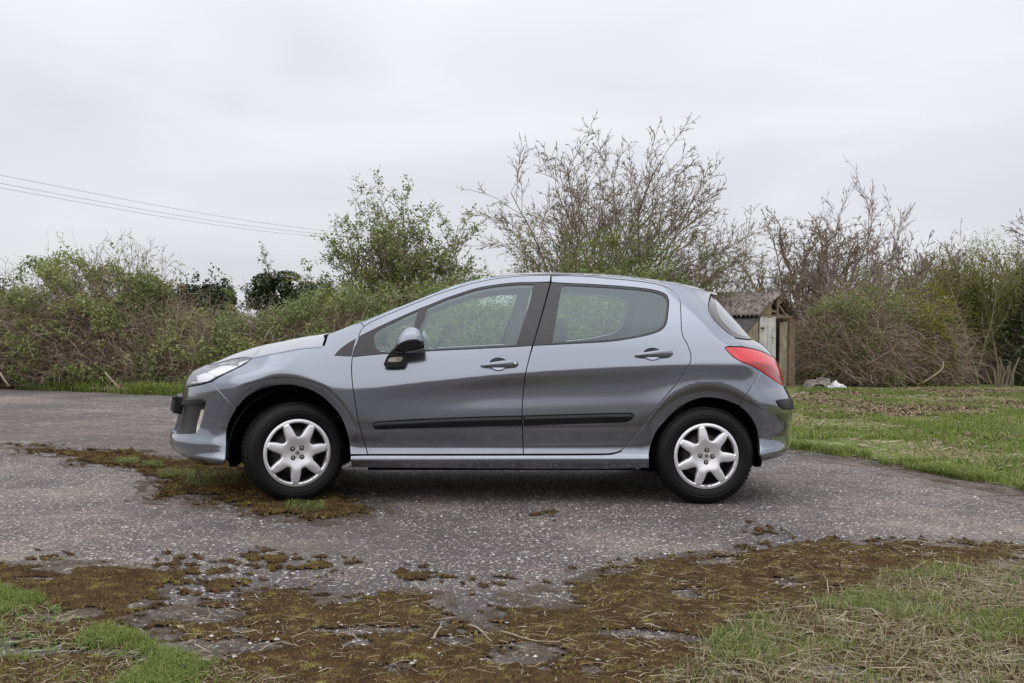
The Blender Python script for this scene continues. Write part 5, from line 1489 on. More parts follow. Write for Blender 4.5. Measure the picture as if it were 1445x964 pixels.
def rot_about(v, ax, a):
    return v * math.cos(a) + np.cross(ax, v) * math.sin(a) + ax * (ax @ v) * (1 - math.cos(a))
def grow_tree(rs, stems, levels, kids, ratio, ang, wob, up, seg=.28, rmin=.0035, taper=.40, bend=None):
    """stems: list of (base, dir, length, radius). Returns segments A,B,ra,rb and twig points"""
    A, B, RA, RB, TP, TD, SI = [], [], [], [], [], [], []
    todo = [(np.array(b, float), np.array(d, float) / np.linalg.norm(d), L, r, 0, k) for k, (b, d, L, r) in enumerate(stems)]
    while todo:
        p, d, L, r, lv, si = todo.pop()
        n = max(2, int(L / (seg * (.75 ** lv)) + .5)); sl = L / n
        pts, dirs = [p], [d]
        for i in range(n):
            d = d + rs.randn(3) * wob * (1 + .35 * lv) + np.array([0, 0, up[min(lv, len(up) - 1)]])
            if bend is not None: d = d + np.array(bend) * sl
            d /= np.linalg.norm(d)
            q = p + d * sl
            f0, f1 = i / n, (i + 1) / n
            SI.append(si if lv == 0 else -1); A.append(p); B.append(q); RA.append(max(rmin, r * (1 - f0 * (1 - taper)))); RB.append(max(rmin, r * (1 - f1 * (1 - taper))))
            p = q; pts.append(p); dirs.append(d)
            if lv >= levels - 1 or (lv == levels - 2 and i > n // 2): TP.append(q); TD.append(d)
        if lv < levels:
            nk = kids[min(lv, len(kids) - 1)]
            nk = int(nk * (.7 + .6 * rs.rand()) + .5)
            for c in range(nk):
                t = .22 + .78 * (c + rs.rand()) / nk; i = min(n, int(t * n + .5))
                dd = dirs[i]; ax = np.cross(dd, rs.randn(3)); ax /= np.linalg.norm(ax) + 1e-9
                nd = rot_about(dd, ax, math.radians(ang * (.6 + .7 * rs.rand())))
                todo.append((pts[i], nd, L * ratio * (1.12 - .5 * t) * (.7 + .6 * rs.rand()), max(rmin, r * (1 - t * (1 - taper)) * .58), lv + 1, si))
    return np.array(A), np.array(B), np.array(RA), np.array(RB), np.array(TP), np.array(SI)
def dome(rs, n, a, H, r, lop=0.0, low=.25, z0=.0, rx=.25):
    """stems whose tips fill a rounded dome of half width a and height H"""
    out = []
    tm = math.acos(low)
    for k in range(n):
        th = -tm + 2 * tm * (k + rs.rand()) / n + lop * .6; ph = PI / 2 - abs(th); sg = 1 if th > 0 else -1
        f = .72 + .30 * rs.rand()
        bx = rs.randn() * rx
        tip = np.array([sg * a * math.cos(ph) * f, rs.randn() * a * .22, z0 + (H - z0) * math.sin(ph) * f])
        b0 = np.array([bx, rs.randn() * .2, z0 * rs.rand()])
        d = tip - b0; L = np.linalg.norm(d); d = d / L; d[2] += .12
        out.append((tuple(b0), tuple(d), L, r * (.6 + .6 * rs.rand())))
    return out
def thin_mesh(name, A, B, ra, rb, mat, parent, base):
    V, F = prisms(A - base, B - base, ra, rb)
    return mesh_obj(name, V, F, mat, parent)
def tree(name, label, cat, base, stems, rs, levels=3, kids=(7, 6, 5), ratio=.5, ang=38, wob=.07, up=(.01, .02, .03), bark=None, leaf=None, nleaf=0, lsize=.05, lspread=.06, group=None, thick=.014, leafz=None, **kw):
    base = np.array(base, float)
    A, B, RA, RB, TP, SI = grow_tree(rs, [(base + np.array(o), d, L, r) for o, d, L, r in stems], levels, kids, ratio, ang, wob, up, **kw)
    t = empty(name, tuple(base)); tag(t, label, cat, group)
    big = (RA > thick) & (SI >= 0)
    for k in range(len(stems)):
        m = big & (SI == k)
        if m.any():
            q = np.concatenate([A[m], B[m][-1:]]) - base; mb = MB(); mb.tube(q, np.concatenate([RA[m], RB[m][-1:]]), 6, cap=False)
            mb.obj('trunk', bark, t, True)
    thin_mesh('branches', A[~big], B[~big], RA[~big], RB[~big], bark, t, base)['kind'] = 'stuff'
    if nleaf:
        pts = TP
        if leafz is not None:
            w = leafz(pts - base); w = w / w.sum(); i = rs.choice(len(pts), nleaf, p=w)
        else: i = rs.randint(0, len(pts), nleaf)
        P = pts[i] + rs.randn(nleaf, 3) * lspread - base
        V, F = leafquads(P, lsize, rs); mesh_obj('crown', V, F, leaf, t)
    return t

def bush(name, label, cat, base, a, b, H, rs, nleaf, ncane, lsize=.065, leaf=None, cane=None, core=True, thr=.46, cl=2.7, group=None, canelen=1.0, top_bias=1.0, core_s=.66, wild=.34, shape=None, twr=.0042):
    """mound of arching canes and leaf clusters over a dark interior"""
    base = np.array(base, float); t = empty(name, tuple(base)); tag(t, label, cat, group)
    sd = rs.randint(1000)
    def radius(th, ph):
        f = .74 + .52 * fbm(np.cos(th) * 1.9 + 5 + ph * 1.3, np.sin(th) * 1.9 + 5 + ph * .9, 3, sd)
        return f if shape is None else f * shape(th, ph)
    def pos(th, ph, r):
        R_ = radius(th, ph) * r
        return np.stack([a * R_ * np.cos(th) * np.cos(ph) ** .7, b * R_ * np.sin(th) * np.cos(ph) ** .7, H * R_ * np.sin(ph)], -1)
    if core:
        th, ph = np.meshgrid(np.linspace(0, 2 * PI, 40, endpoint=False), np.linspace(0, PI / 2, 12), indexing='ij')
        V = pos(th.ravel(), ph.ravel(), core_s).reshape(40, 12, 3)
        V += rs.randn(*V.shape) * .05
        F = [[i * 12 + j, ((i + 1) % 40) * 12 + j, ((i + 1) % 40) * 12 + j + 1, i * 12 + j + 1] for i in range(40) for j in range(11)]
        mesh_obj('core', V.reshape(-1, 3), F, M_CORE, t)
    nleaf = int(nleaf * 2.9); ncane = int(ncane * 1.6); lsize *= .82
    # canes
    if ncane:
        th = rs.rand(ncane) * 2 * PI; r0 = rs.rand(ncane) ** .5 * .9
        p = np.stack([a * r0 * np.cos(th), b * r0 * np.sin(th), np.zeros(ncane)], -1)
        hh = H * (.35 + .75 * rs.rand(ncane)) * np.sqrt(np.clip(1 - r0 ** 2 * .8, .1, 1))
        p[:, 2] = hh * rs.rand(ncane) * .85
        d = rs.randn(ncane, 3) * .75; d[:, 2] = np.abs(d[:, 2]) * .9 + .25; d[:, 1] -= .25; d /= np.linalg.norm(d, axis=1)[:, None]
        L = canelen * (.4 + .9 * rs.rand(ncane)); k = 5
        A, B, R0, R1 = [], [], [], []
        for i in range(k):
            q = p + d * (L / k)[:, None]
            A.append(p); B.append(q); R0.append(np.full(ncane, twr * (1.2 - .18 * i))); R1.append(np.full(ncane, twr * (1.02 - .18 * i)))
            p = q; d = d + rs.randn(ncane, 3) * .22; d[:, 2] -= .20; d /= np.linalg.norm(d, axis=1)[:, None]
        # only canes that stay near the mound
        A, B = np.concatenate(A), np.concatenate(B); R0, R1 = np.concatenate(R0), np.concatenate(R1)
        ok = (A[:, 2] > .0) & (B[:, 2] > -.02)
        V, F = prisms(A[ok], B[ok], R0[ok], R1[ok]); mesh_obj('canes', V, F, cane or M_CANE, t)
    # leaves in clusters near the surface
    got, n = [], 0
    while n < nleaf:
        m = nleaf * 2
        th = rs.rand(m) * 2 * PI; ph = np.arcsin(rs.rand(m) ** top_bias); r = 1.02 - wild * rs.rand(m) ** 1.5 + np.abs(rs.randn(m)) * .035
        P = pos(th, ph, r)
        c = fbm(P[:, 0] * cl + P[:, 1] * .8 + 30, P[:, 2] * cl * 1.5 + P[:, 1] * .7 + 30, 4, sd + 1)
        P = P[rs.rand(m) < np.clip((c - thr + .03) / .10, .05, 1)]
        got.append(P); n += len(P)
    P = np.concatenate(got)[:nleaf]
    V, F = leafquads(P, lsize, rs, up=.3, aspect=.72); mesh_obj('leaves', V, F, leaf, t)
    return t
def base_at(px, Y):
    p = at_depth([px], [470], Y)[0]; return (p[0], Y, 0.0)
def z_at(py, px, Y): return float(at_depth([px], [py], Y)[0, 2])

R = np.random.RandomState
# ---- left hedge of brambles
bush('bramble_bush', 'tallest brown bramble mound at the left with wiry twigs on its top', 'bush', base_at(140, 19.4), 2.05, 1.6, z_at(372, 140, 19.4), R(1), 15000, 5200, leaf=L_BRAM, thr=.50, canelen=1.1, top_bias=.8)
bush('bramble_bush', 'low leafy bramble bush cut off by the left edge of the picture', 'bush', base_at(-60, 19.2), 1.9, 1.6, z_at(415, 0, 19.2), R(2), 9000, 3000, leaf=L_BRAM, thr=.47, canelen=1.0)
bush('bramble_bush', 'low green bramble bush just beyond the bonnet of the car', 'bush', base_at(360, 19.0), 2.0, 1.5, z_at(444, 360, 19.0), R(3), 15000, 3600, leaf=L_BRAM, thr=.45, canelen=.9)
bush('bramble_bush', 'bramble bush between the tall left mound and the dark round evergreen', 'bush', base_at(255, 19.3), 1.45, 1.5, z_at(438, 255, 19.3), R(4), 9000, 3000, leaf=L_BRAM, thr=.47, canelen=1.0)
bush('bramble_bush', 'dense bramble bush behind the windscreen pillar under the budding tree', 'bush', base_at(535, 19.0), 2.2, 1.5, z_at(416, 535, 19.0), R(5), 17000, 3200, leaf=L_BRAM, thr=.44, canelen=.9)
bush('bramble_bush', 'leafy bramble bush seen through the front door window', 'bush', base_at(700, 18.4), 1.9, 1.5, z_at(402, 700, 18.4), R(6), 17000, 2400, leaf=L_BRAMG, thr=.42, canelen=.9)
bush('bramble_bush', 'leafy bramble bush seen through the rear door window', 'bush', base_at(870, 18.6), 2.0, 1.5, z_at(400, 870, 18.6), R(7), 17000, 2600, leaf=L_BRAMG, thr=.42, canelen=.9)
for px_, Y_, a_, top_, sd_, lab_ in ((-230, 19.8, 2.2, 400, 101, 'first bramble bush beyond the left edge of the picture'), (-440, 20.6, 2.4, 392, 102, 'farther bramble bush beyond the left edge of the picture')):
    bush('bramble_bush', lab_, 'bush', base_at(px_, Y_), a_, 1.5, z_at(top_, px_, Y_), R(sd_), 5200, 1800, leaf=L_BRAM, thr=.45, canelen=1.0)
for px_, Y_, a_, top_, sd_, lab_ in ((1610, 24.5, 2.0, 385, 103, 'first thicket beyond the right edge of the picture'), (1820, 25.5, 2.4, 380, 104, 'farther thicket beyond the right edge of the picture')):
    bush('bramble_thicket', lab_, 'bush', base_at(px_, Y_), a_, 1.4, z_at(top_, px_, Y_), R(sd_), 5200, 2200, leaf=L_LICH, thr=.45, canelen=1.0)
# wiry twigs standing out of the tall mound
def twigs_on(px, Y, zb, n, L, seed, rs=None):
    rs = R(seed); b = np.array(base_at(px, Y))
    return [((rs.randn() * .55, rs.randn() * .3, zb + rs.rand() * .2), (rs.randn() * .38 + .1, rs.randn() * .3, 1), L * (.6 + .6 * rs.rand()), .011) for i in range(n)]
tree('dog_rose', 'wiry half bare twigs rising from the top of the tall left mound', 'shrub', base_at(150, 19.5), twigs_on(150, 19.5, 1.35, 16, 1.25, 11), R(11), levels=2, kids=(7, 4), ratio=.42, ang=42, wob=.10, up=(-.01, .01), bark=M_BARK, leaf=L_BUD, nleaf=900, lsize=.035, lspread=.03)
tree('dog_rose', 'loose thorny twigs at the far left of the hedge top', 'shrub', base_at(40, 19.6), twigs_on(40, 19.6, 1.1, 14, 1.0, 12), R(12), levels=2, kids=(7, 4), ratio=.42, ang=42, wob=.10, up=(-.01, .01), bark=M_BARK, leaf=L_BUD, nleaf=700, lsize=.035, lspread=.03)
tree('sapling', 'two thin leafy shoots standing up left of the dark round evergreen', 'sapling', base_at(241, 19.6), [((0, 0, 1.0), (.05, 0, 1), 1.25, .010), ((.12, 0, 1.0), (.12, 0, 1), 1.2, .009), ((-.25, 0, 1.0), (-.15, 0, 1), .9, .008)], R(13), levels=1, kids=(6,), ratio=.22, ang=45, wob=.05, bark=M_BARK, leaf=L_BUD, nleaf=260, lsize=.05, lspread=.03)
tree('sapling', 'single curved leafy shoot above the hedge right of the dark round evergreen', 'sapling', base_at(322, 19.3), [((0, 0, .9), (.02, 0, 1), 1.15, .009), ((.05, 0, 1.0), (-.15, 0, 1), .8, .007)], R(14), levels=1, kids=(6,), ratio=.24, ang=45, wob=.07, bark=M_BARK, leaf=L_BUD, nleaf=220, lsize=.05, lspread=.03)
# ---- dark evergreens beyond
bush('evergreen_bush', 'dark round evergreen bush above the low hedge left of centre', 'bush', base_at(285, 30), 1.25, 1.0, z_at(399, 285, 30), R(21), 7500, 0, lsize=.11, leaf=L_IVY, thr=.30, core_s=.88)
bush('evergreen_bush', 'low dark evergreen between the ivy tree and the budding tree', 'bush', base_at(438, 29), 1.1, 1.0, z_at(410, 438, 29), R(22), 6000, 0, lsize=.10, leaf=L_IVY, thr=.30, core_s=.88)
bush('evergreen_bush', 'dark evergreen just showing at the far left edge', 'bush', base_at(-22, 31), .85, 1.0, z_at(393, 0, 31), R(23), 4000, 0, lsize=.11, leaf=L_IVY, thr=.30, core_s=.88)
# ivy-clad tree
bi = np.array(base_at(396, 30)); ti = R(24)
tv = tree('ivy_tree', 'small ivy clad tree with rusty bare branch ends on the skyline', 'tree', bi, [((0, 0, 0), (-.10, 0, 1), 2.7, .07), ((.28, 0, 0), (.12, 0, 1), 2.75, .06), ((-.1, 0, .9), (-.55, 0, 1), 1.7, .045), ((.2, 0, 1.2), (.6, 0, 1), 1.3, .035)], ti, levels=3, kids=(7, 5, 4), ratio=.38, ang=42, wob=.08, bark=simple('rusty_bark', (.19, .125, .06), rough=.9), leaf=L_IVY, nleaf=2600, lsize=.08, lspread=.05)
P = []
for cx, cz, rx, rz, n in ((-.75, 2.0, .30, .26, 420), (.80, 2.45, .30, .20, 380), (.2, 2.75, .35, .20, 420), (-.30, 1.75, .34, .75, 1900), (.28, 1.75, .26, .70, 1500), (-.45, 2.55, .36, .34, 1100), (.1, 2.45, .25, .35, 600), (.55, 2.2, .28, .25, 380), (-.78, 2.25, .24, .18, 260)):
    v_ = ti.randn(n, 3); v_ /= np.linalg.norm(v_, axis=1)[:, None]; v_ *= (ti.rand(n) ** .4)[:, None]
    P.append(np.array([cx, 0, cz]) + v_ * [rx * 1.25, rx, rz * 1.05] * (.7 + .6 * fbm(v_[:, 0] * 2 + 9, v_[:, 2] * 2 + 9, 3, 3))[:, None])
V, F = leafquads(np.concatenate(P), .085, ti, up=.2, aspect=.8); mesh_obj('ivy', V, F, L_IVY, tv)

# ---- budding multi-stem tree left of centre
rs = R(36); b = base_at(558, 22)
tree('budding_tree', 'bushy many stemmed tree coming into small green leaf left of centre', 'tree', b, dome(rs, 50, 1.85, z_at(284, 558, 22), .022, rx=.6, low=.12), rs, levels=3, kids=(16, 8, 4), ratio=.27, ang=46, wob=.07, up=(-.012, .015, .015), bark=M_BARK, leaf=L_BUD, nleaf=42000, lsize=.066, lspread=.055, rmin=.0048, thick=.013)
# leafy shoots low between the two trees
rs = R(32); b = base_at(690, 21.5)
tree('budding_shrub', 'low budding shrub on the skyline between the two taller trees', 'shrub', b, [((rs.randn() * .6, rs.randn() * .2, 0), (rs.randn() * .25, 0, 1), 2.35 * (.7 + .4 * rs.rand()), .022) for _ in range(12)], rs, levels=2, kids=(8, 5), ratio=.33, ang=42, wob=.07, bark=M_BARK, leaf=L_BUD, nleaf=1500, lsize=.05, lspread=.04)
# ---- tall bare tree right of centre, swept to the right
rs = R(41); b = base_at(852, 23)
tree('bare_tree', 'tallest bare tree with upswept twiggy branches behind the car roof', 'tree', b, dome(rs, 34, 3.2, z_at(188, 860, 23), .030, lop=.16, low=.28, rx=.35), rs, levels=3, kids=(15, 8, 5), ratio=.34, ang=40, wob=.075, up=(-.004, .008, .02), bark=M_BARK, leaf=L_BUDB, nleaf=9000, lsize=.034, lspread=.012, rmin=.0054, thick=.015, bend=(.10, 0, -.01))
# hawthorn coming into leaf in front of it
rs = R(42); b = base_at(850, 21.3)
st_ = [((rs.randn() * .75, rs.randn() * .25, 0), (rs.randn() * .22, rs.randn() * .1, 1), 3.2 * (.60 + .45 * rs.rand()), .026) for _ in range(30)]
tree('hawthorn', 'green hawthorn shrub at the foot of the tallest bare tree', 'shrub', b, st_, rs, levels=2, kids=(10, 6), ratio=.32, ang=40, wob=.07, bark=M_BARKG, leaf=L_BUD, nleaf=17000, lsize=.060, lspread=.06)
rs = R(43); b = base_at(985, 22.2)
st_ = [((rs.randn() * .55, rs.randn() * .25, 0), (rs.randn() * .26 + .05, rs.randn() * .1, 1), 2.6 * (.65 + .4 * rs.rand()), .026) for _ in range(20)]
tree('hawthorn', 'brownish hawthorn shrub between the car roof and the shed', 'shrub', b, st_, rs, levels=2, kids=(10, 6), ratio=.33, ang=40, wob=.07, bark=M_BARK, leaf=L_BUD, nleaf=6000, lsize=.055, lspread=.05)
# ---- right-hand bare trees
rs = R(51); b = base_at(1145, 27)
tree('bare_tree', 'spreading bare grey tree behind the old shed', 'tree', b, dome(rs, 36, 2.6, z_at(300, 1145, 27), .055, low=.12, z0=.8, rx=.4), rs, levels=3, kids=(14, 8, 5), ratio=.33, ang=46, wob=.13, up=(-.005, -.005, .01), bark=M_BARK, leaf=L_BUDB, nleaf=4000, lsize=.034, lspread=.02, rmin=.0062, thick=.016)
rs = R(52); b = base_at(1232, 24)
st_ = [((-.4, 0, 0), (-.16, 0, 1), 4.1, 0.021), ((-.2, .2, 0), (-.02, 0, 1), 4.4, 0.022), ((.1, 0, 0), (.22, 0, 1), 4.0, 0.023), ((.2, 0, 0), (.45, .1, 1), 3.8, 0.023), ((.3, 0, 0), (.62, 0, 1), 3.4, 0.021), ((-.5, 0, 0), (-.4, 0, 1), 3.3, 0.018)]
tree('bare_tree', 'slender bare purple brown tree with long straight shoots above the right thicket', 'tree', b, st_, rs, levels=3, kids=(12, 7, 4), ratio=.34, ang=28, wob=.04, up=(.0, .02, .03), bark=M_BARKP, leaf=L_BUDB, nleaf=500, lsize=.03, lspread=.02, rmin=.0042, thick=.013)
rs = R(53); b = base_at(1480, 27)
tree('bare_tree', 'bare dark twiggy tree cut off by the right edge of the picture', 'tree', b, dome(rs, 24, 2.3, z_at(305, 1470, 27), .04, low=.2, z0=.6, rx=.4), rs, levels=3, kids=(14, 9, 5), ratio=.33, ang=40, wob=.08, up=(-.005, -.005, .01), bark=M_BARKP, leaf=L_BUDB, nleaf=3000, lsize=.034, lspread=.02, rmin=.0070, thick=.016)
rs = R(54); b = base_at(1300, 30)
tree('bare_tree', 'low bare grey tree in the gap behind the two right thickets', 'tree', b, dome(rs, 26, 2.2, z_at(335, 1290, 30), .038, low=.2, z0=.6, rx=.5), rs, levels=3, kids=(12, 8, 5), ratio=.34, ang=42, wob=.09, up=(-.005, -.005, .01), bark=M_BARKP, leaf=L_BUDB, nleaf=3000, lsize=.035, lspread=.03, rmin=.008, thick=.016)
# thicket right of the shed
bush('bramble_thicket', 'brown leafless bramble thicket just right of the old shed', 'bush', base_at(1205, 22.9), 1.30, 1.2, z_at(402, 1200, 22.9), R(61), 9500, 6000, lsize=.055, leaf=L_BRAM, thr=.52, canelen=1.0, core_s=.66)
bush('bramble_thicket', 'thicket with scattered yellow green leaves right of the brown bramble', 'bush', base_at(1292, 23.2), .95, 1.1, z_at(416, 1290, 23.2), R(62), 15000, 3000, lsize=.05, leaf=L_YEL, thr=.50, canelen=.9, core_s=.66)
# green lichened shrub and dark ivy at the right
rs = R(63); b = base_at(1385, 24)
st_ = [((rs.randn() * .62, rs.randn() * .3, 0), (rs.randn() * .20, rs.randn() * .1, 1), 3.0 * (.68 + .42 * rs.rand()), .03) for _ in range(46)]
tree('lichened_shrub', 'yellow green lichened shrub with fine dense twigs at the right', 'shrub', b, st_, rs, levels=2, kids=(12, 7), ratio=.32, ang=38, wob=.07, bark=M_BARKG, leaf=L_LICH, nleaf=42000, lsize=.045, lspread=.13)
bush('bramble_thicket', 'low shaded undergrowth beneath the yellow green lichened shrub', 'bush', base_at(1375, 24.6), 1.3, 1.0, 1.5, R(64), 5000, 3200, lsize=.055, leaf=L_LICH, thr=.46, canelen=.8, core_s=.85)
bush('ivy_thicket', 'dark ivy mass at the right edge of the picture', 'bush', base_at(1468, 23.8), 1.0, 1.2, z_at(390, 1450, 23.8), R(65), 9000, 900, lsize=.075, leaf=L_IVY, thr=.36, core_s=.86)
# cut stump with short poles
t = empty('coppice_stump', base_at(1412, 22.2)); tag(t, 'cut back stump of short upright poles in front of the dark ivy', 'tree stump')
rs = R(66); mb = MB()
for k in range(9):
    a = rs.randn(2) * [.11, .08]; h = .35 + .5 * rs.rand()
    mb.tube([(a[0], a[1], 0), (a[0] * 1.2 + rs.randn() * .04, a[1], h * .5), (a[0] * 1.25 + rs.randn() * .05, a[1], h)], [.028, .024, .020], 6)
mb.obj('trunk', simple('pale_cut_wood', (.15, .125, .085), rough=.9, noise=.3, nscale=12), t)
# dead sticks pulled out of the thicket
def deadwood(px_pts, Y, r, label):
    q = np.concatenate([at_depth([p[0]], [p[1]], Y + p[2]) for p in px_pts]); q[:, 2] = np.maximum(q[:, 2], .02)
    c = q[0].copy(); mb = MB(); mb.tube(smooth_poly(q - c, .1, closed=False, ang=90), r, 5)
    o = mb.obj('dead_branch', M_TWIG, smooth=True); o.location = c; tag(o, label, 'branch', 'dead branches by the thicket')
deadwood([(1302, 540, 0), (1318, 530, .1), (1330, 520, .2), (1331, 510, .3)], 21.6, .018, 'curved pale dead branch at the foot of the yellow leaved thicket')
deadwood([(1222, 514, 0), (1240, 505, .1), (1262, 492, .2)], 21.6, .014, 'straight pale dead branch sticking out of the brown thicket')
deadwood([(1192, 524, 0), (1208, 536, 0), (1216, 543, .1)], 21.5, .014, 'reddish dead branch leaning beside the white plastic sheet')
deadwood([(148, 526, 0), (158, 537, 0), (170, 549, 0)], 16.9, .016, 'pale dead branch lying on the verge under the tall left mound')
deadwood([(0, 526, 0), (7, 538, 0), (13, 545, 0)], 17.0, .018, 'pale stick leaning at the far left of the verge')
deadwood([(1400, 573, 0), (1425, 578, 0), (1460, 575, 0)], 15.2, .014, 'grey dead branch lying on the grass at the right edge')

# ---- rubbish by the thicket
def crumple(name, label, cat, c, sz, mat, seed, fold=.35):
    rs = R(seed); n = 18
    u, v_ = np.meshgrid(np.linspace(-1, 1, n), np.linspace(-1, 1, n), indexing='ij')
    z = (fbm(u * 2 + 7, v_ * 2 + 7, 4, seed) ** 1.2) * np.clip(1.25 - u * u - v_ * v_ * .8, 0.02, 1)
    V = np.stack([u * sz[0] + rs.randn(n, n) * .012, v_ * sz[1] + rs.randn(n, n) * .012, z * sz[2] * 1.6], -1).reshape(-1, 3)
    F = np.array([[i * n + j, (i + 1) * n + j, (i + 1) * n + j + 1, i * n + j + 1] for i in range(n - 1) for j in range(n - 1)])
    o = mesh_obj(name, V, F, mat, smooth=True); o.location = c; tag(o, label, cat); return o
p = G([1181], [549.5])[0]; crumple('plastic_sheet', 'crumpled white plastic sheet on the grass by the thicket', 'plastic sheet', (p[0], p[1], .01), (.20, .13, .17), simple('white_plastic', (.68, .67, .70), rough=.4), 71)
p = G([1160], [549])[0]; crumple('rubbish_heap', 'grey heap of torn rubbish between the shed and the white plastic sheet', 'rubbish', (p[0], p[1] + .3, .0), (.32, .22, .28), simple('grey_rubbish', (.16, .15, .125), rough=.8, noise=.6, nscale=9), 72)
p = G([20], [544.5])[0]; crumple('litter', 'small white scrap of litter on the verge at the far left', 'litter', (p[0], p[1], .01), (.12, .07, .05), simple('white_scrap', (.7, .7, .72), rough=.5), 73)
# grey wire crate half hidden in the thicket
t = empty('wire_crate', tuple(np.array(base_at(1342, 22.5)) + [0, 0, .28])); tag(t, 'old grey wire crate half hidden under the right thicket', 'crate')
mb = MB()
for x in np.linspace(-.28, .28, 5): mb.box((x, 0, .2), (.012, .012, .22)); mb.box((x, .4, .2), (.012, .012, .22))
for z in (.0, .14, .28, .42):
    mb.box((0, -.022, z), (.30, .010, .012)); mb.box((0, .422, z), (.30, .010, .012))
    for x in (-.29, .29): mb.box((x, .2, z + .013), (.010, .2, .010))
mb.obj('frame', simple('galvanised_wire', (.17, .17, .165), rough=.6, metal=.4, noise=.3), t)
mb = MB(); mb.box((0, .2, .20), (.26, .17, .19)); mb.obj('contents', simple('pale_panel', (.17, .18, .175), rough=.7, noise=.4, nscale=4), t)

# ---- the old shed
M_WOODW = simple('whitewashed_boards', (.52, .50, .475), rough=.85, noise=.28, nscale=7)
M_WOODB = simple('weathered_boards', (.28, .235, .165), rough=.9, noise=.4, nscale=7)
M_WOODT = simple('tan_boards', (.215, .16, .105), rough=.9, noise=.35, nscale=6)
M_ROOF = simple('lichened_corrugated_sheet', (.165, .14, .125), rough=.85, noise=.75, nscale=11)
M_FELT = simple('dark_roof_felt', (.062, .055, .055), rough=.9, noise=.4, nscale=6)
SY = 21.4
so = at_depth([1096], [545], SY)[0]
shed = empty('shed', (so[0], SY, 0), 0); tag(shed, 'small derelict timber shed with a broken gable and corrugated roof', 'shed')
SQ = math.sqrt(.5)
def sl(u, v_, z):      # shed coordinates: u along the gable (to the right and away), v backwards (to the left and away)
    return np.array([SQ * u - SQ * v_, SQ * u + SQ * v_, z])
Rm = np.array([[SQ, -SQ, 0], [SQ, SQ, 0], [0, 0, 1]])
def board(name, u0, u1, z0, z1, v0, th, mat, lean=0.0, parent=None, slope0=0.0, slope1=0.0):
    """upright board in the gable plane"""
    c = []
    for (u, z) in ((u0, z0), (u1, z0), (u1 + lean, z1 + slope1), (u0 + lean, z1 + slope0)):
        for vv in (v0, v0 + th): c.append(sl(u, vv, z))
    F = [[0, 2, 4, 6], [7, 5, 3, 1], [0, 1, 3, 2], [2, 3, 5, 4], [4, 5, 7, 6], [6, 7, 1, 0]]
    return mesh_obj(name, np.array(c), F, mat, parent or shed)
rs = R(81)
ZE, ZA, WID = 1.50, 2.00, 1.62
u = -.72
for k in range(4):      # pale door boards
    w_ = .155 + rs.rand() * .02
    board('plank', u, u + w_ - .012, .03 + rs.rand() * .03, ZE - .02 + rs.rand() * .03, -.02 + rs.rand() * .012, .022, M_WOODW, lean=.004 * rs.randn()); u += w_
u = .10
for k in range(2):
    w_ = .165; board('plank', u, u + w_ - .01, .0, ZE - .12 + rs.rand() * .04, .0 + .015 * k, .022, M_WOODB, lean=.03); u += w_
board('plank', .435, .535, .0, ZE - .05, .03, .03, simple('dark_board', (.09, .08, .065), rough=.9, noise=.4, nscale=6))
board('post', .545, .77, .0, ZE - .02, .0, .14, M_WOODT, lean=-.03)
board('hinge', -.70, -.58, ZE - .25, ZE - .22, -.035, .014, M_STEEL)
board('lintel', -.76, .80, ZE - .005, ZE + .05, .0, .05, M_WOODT, lean=0)
def rafter(u0, z0, u1, z1, v0, w=.035, mat=None, th=.04):
    d = np.array([u1 - u0, z1 - z0]); d = d / np.linalg.norm(d); nn = np.array([-d[1], d[0]]) * w
    c = []
    for (uu, zz) in ((u0 - nn[0], z0 - nn[1]), (u1 - nn[0], z1 - nn[1]), (u1 + nn[0], z1 + nn[1]), (u0 + nn[0], z0 + nn[1])):
        for vv in (v0, v0 + th): c.append(sl(uu, vv, zz))
    mesh_obj('rafter', np.array(c), [[0, 2, 4, 6], [7, 5, 3, 1], [0, 1, 3, 2], [2, 3, 5, 4], [4, 5, 7, 6], [6, 7, 1, 0]], mat or M_WOODT, shed)
rafter(-.80, ZE + .04, .0, ZA, -.03); rafter(.0, ZA, .80, ZE + .04, -.03); rafter(.0, ZE + .05, .0, ZA - .02, -.01, .03)
rafter(.02, ZA - .18, .38, ZE + .07, .02, .03); rafter(-.38, ZE + .16, .0, ZE + .12, .01, .025)
mesh_obj('gable_board', np.array([sl(*q) for q in ((-.62, -.005, ZE + .06), (-.26, -.005, ZE + .06), (-.24, -.005, ZE + .30), (-.62, .015, ZE + .06), (-.26, .015, ZE + .06), (-.24, .015, ZE + .30))]), [[0, 1, 2], [5, 4, 3], [0, 3, 4, 1], [1, 4, 5, 2], [2, 5, 3, 0]], M_WOODT, shed)
mesh_obj('gable_board', np.array([sl(*q) for q in ((.02, -.004, ZA - .05), (.02, -.004, ZA - .22), (.22, -.004, ZA - .16), (.02, .014, ZA - .05), (.02, .014, ZA - .22), (.22, .014, ZA - .16))]), [[0, 1, 2], [5, 4, 3], [0, 3, 4, 1], [1, 4, 5, 2], [2, 5, 3, 0]], M_WOODT, shed)
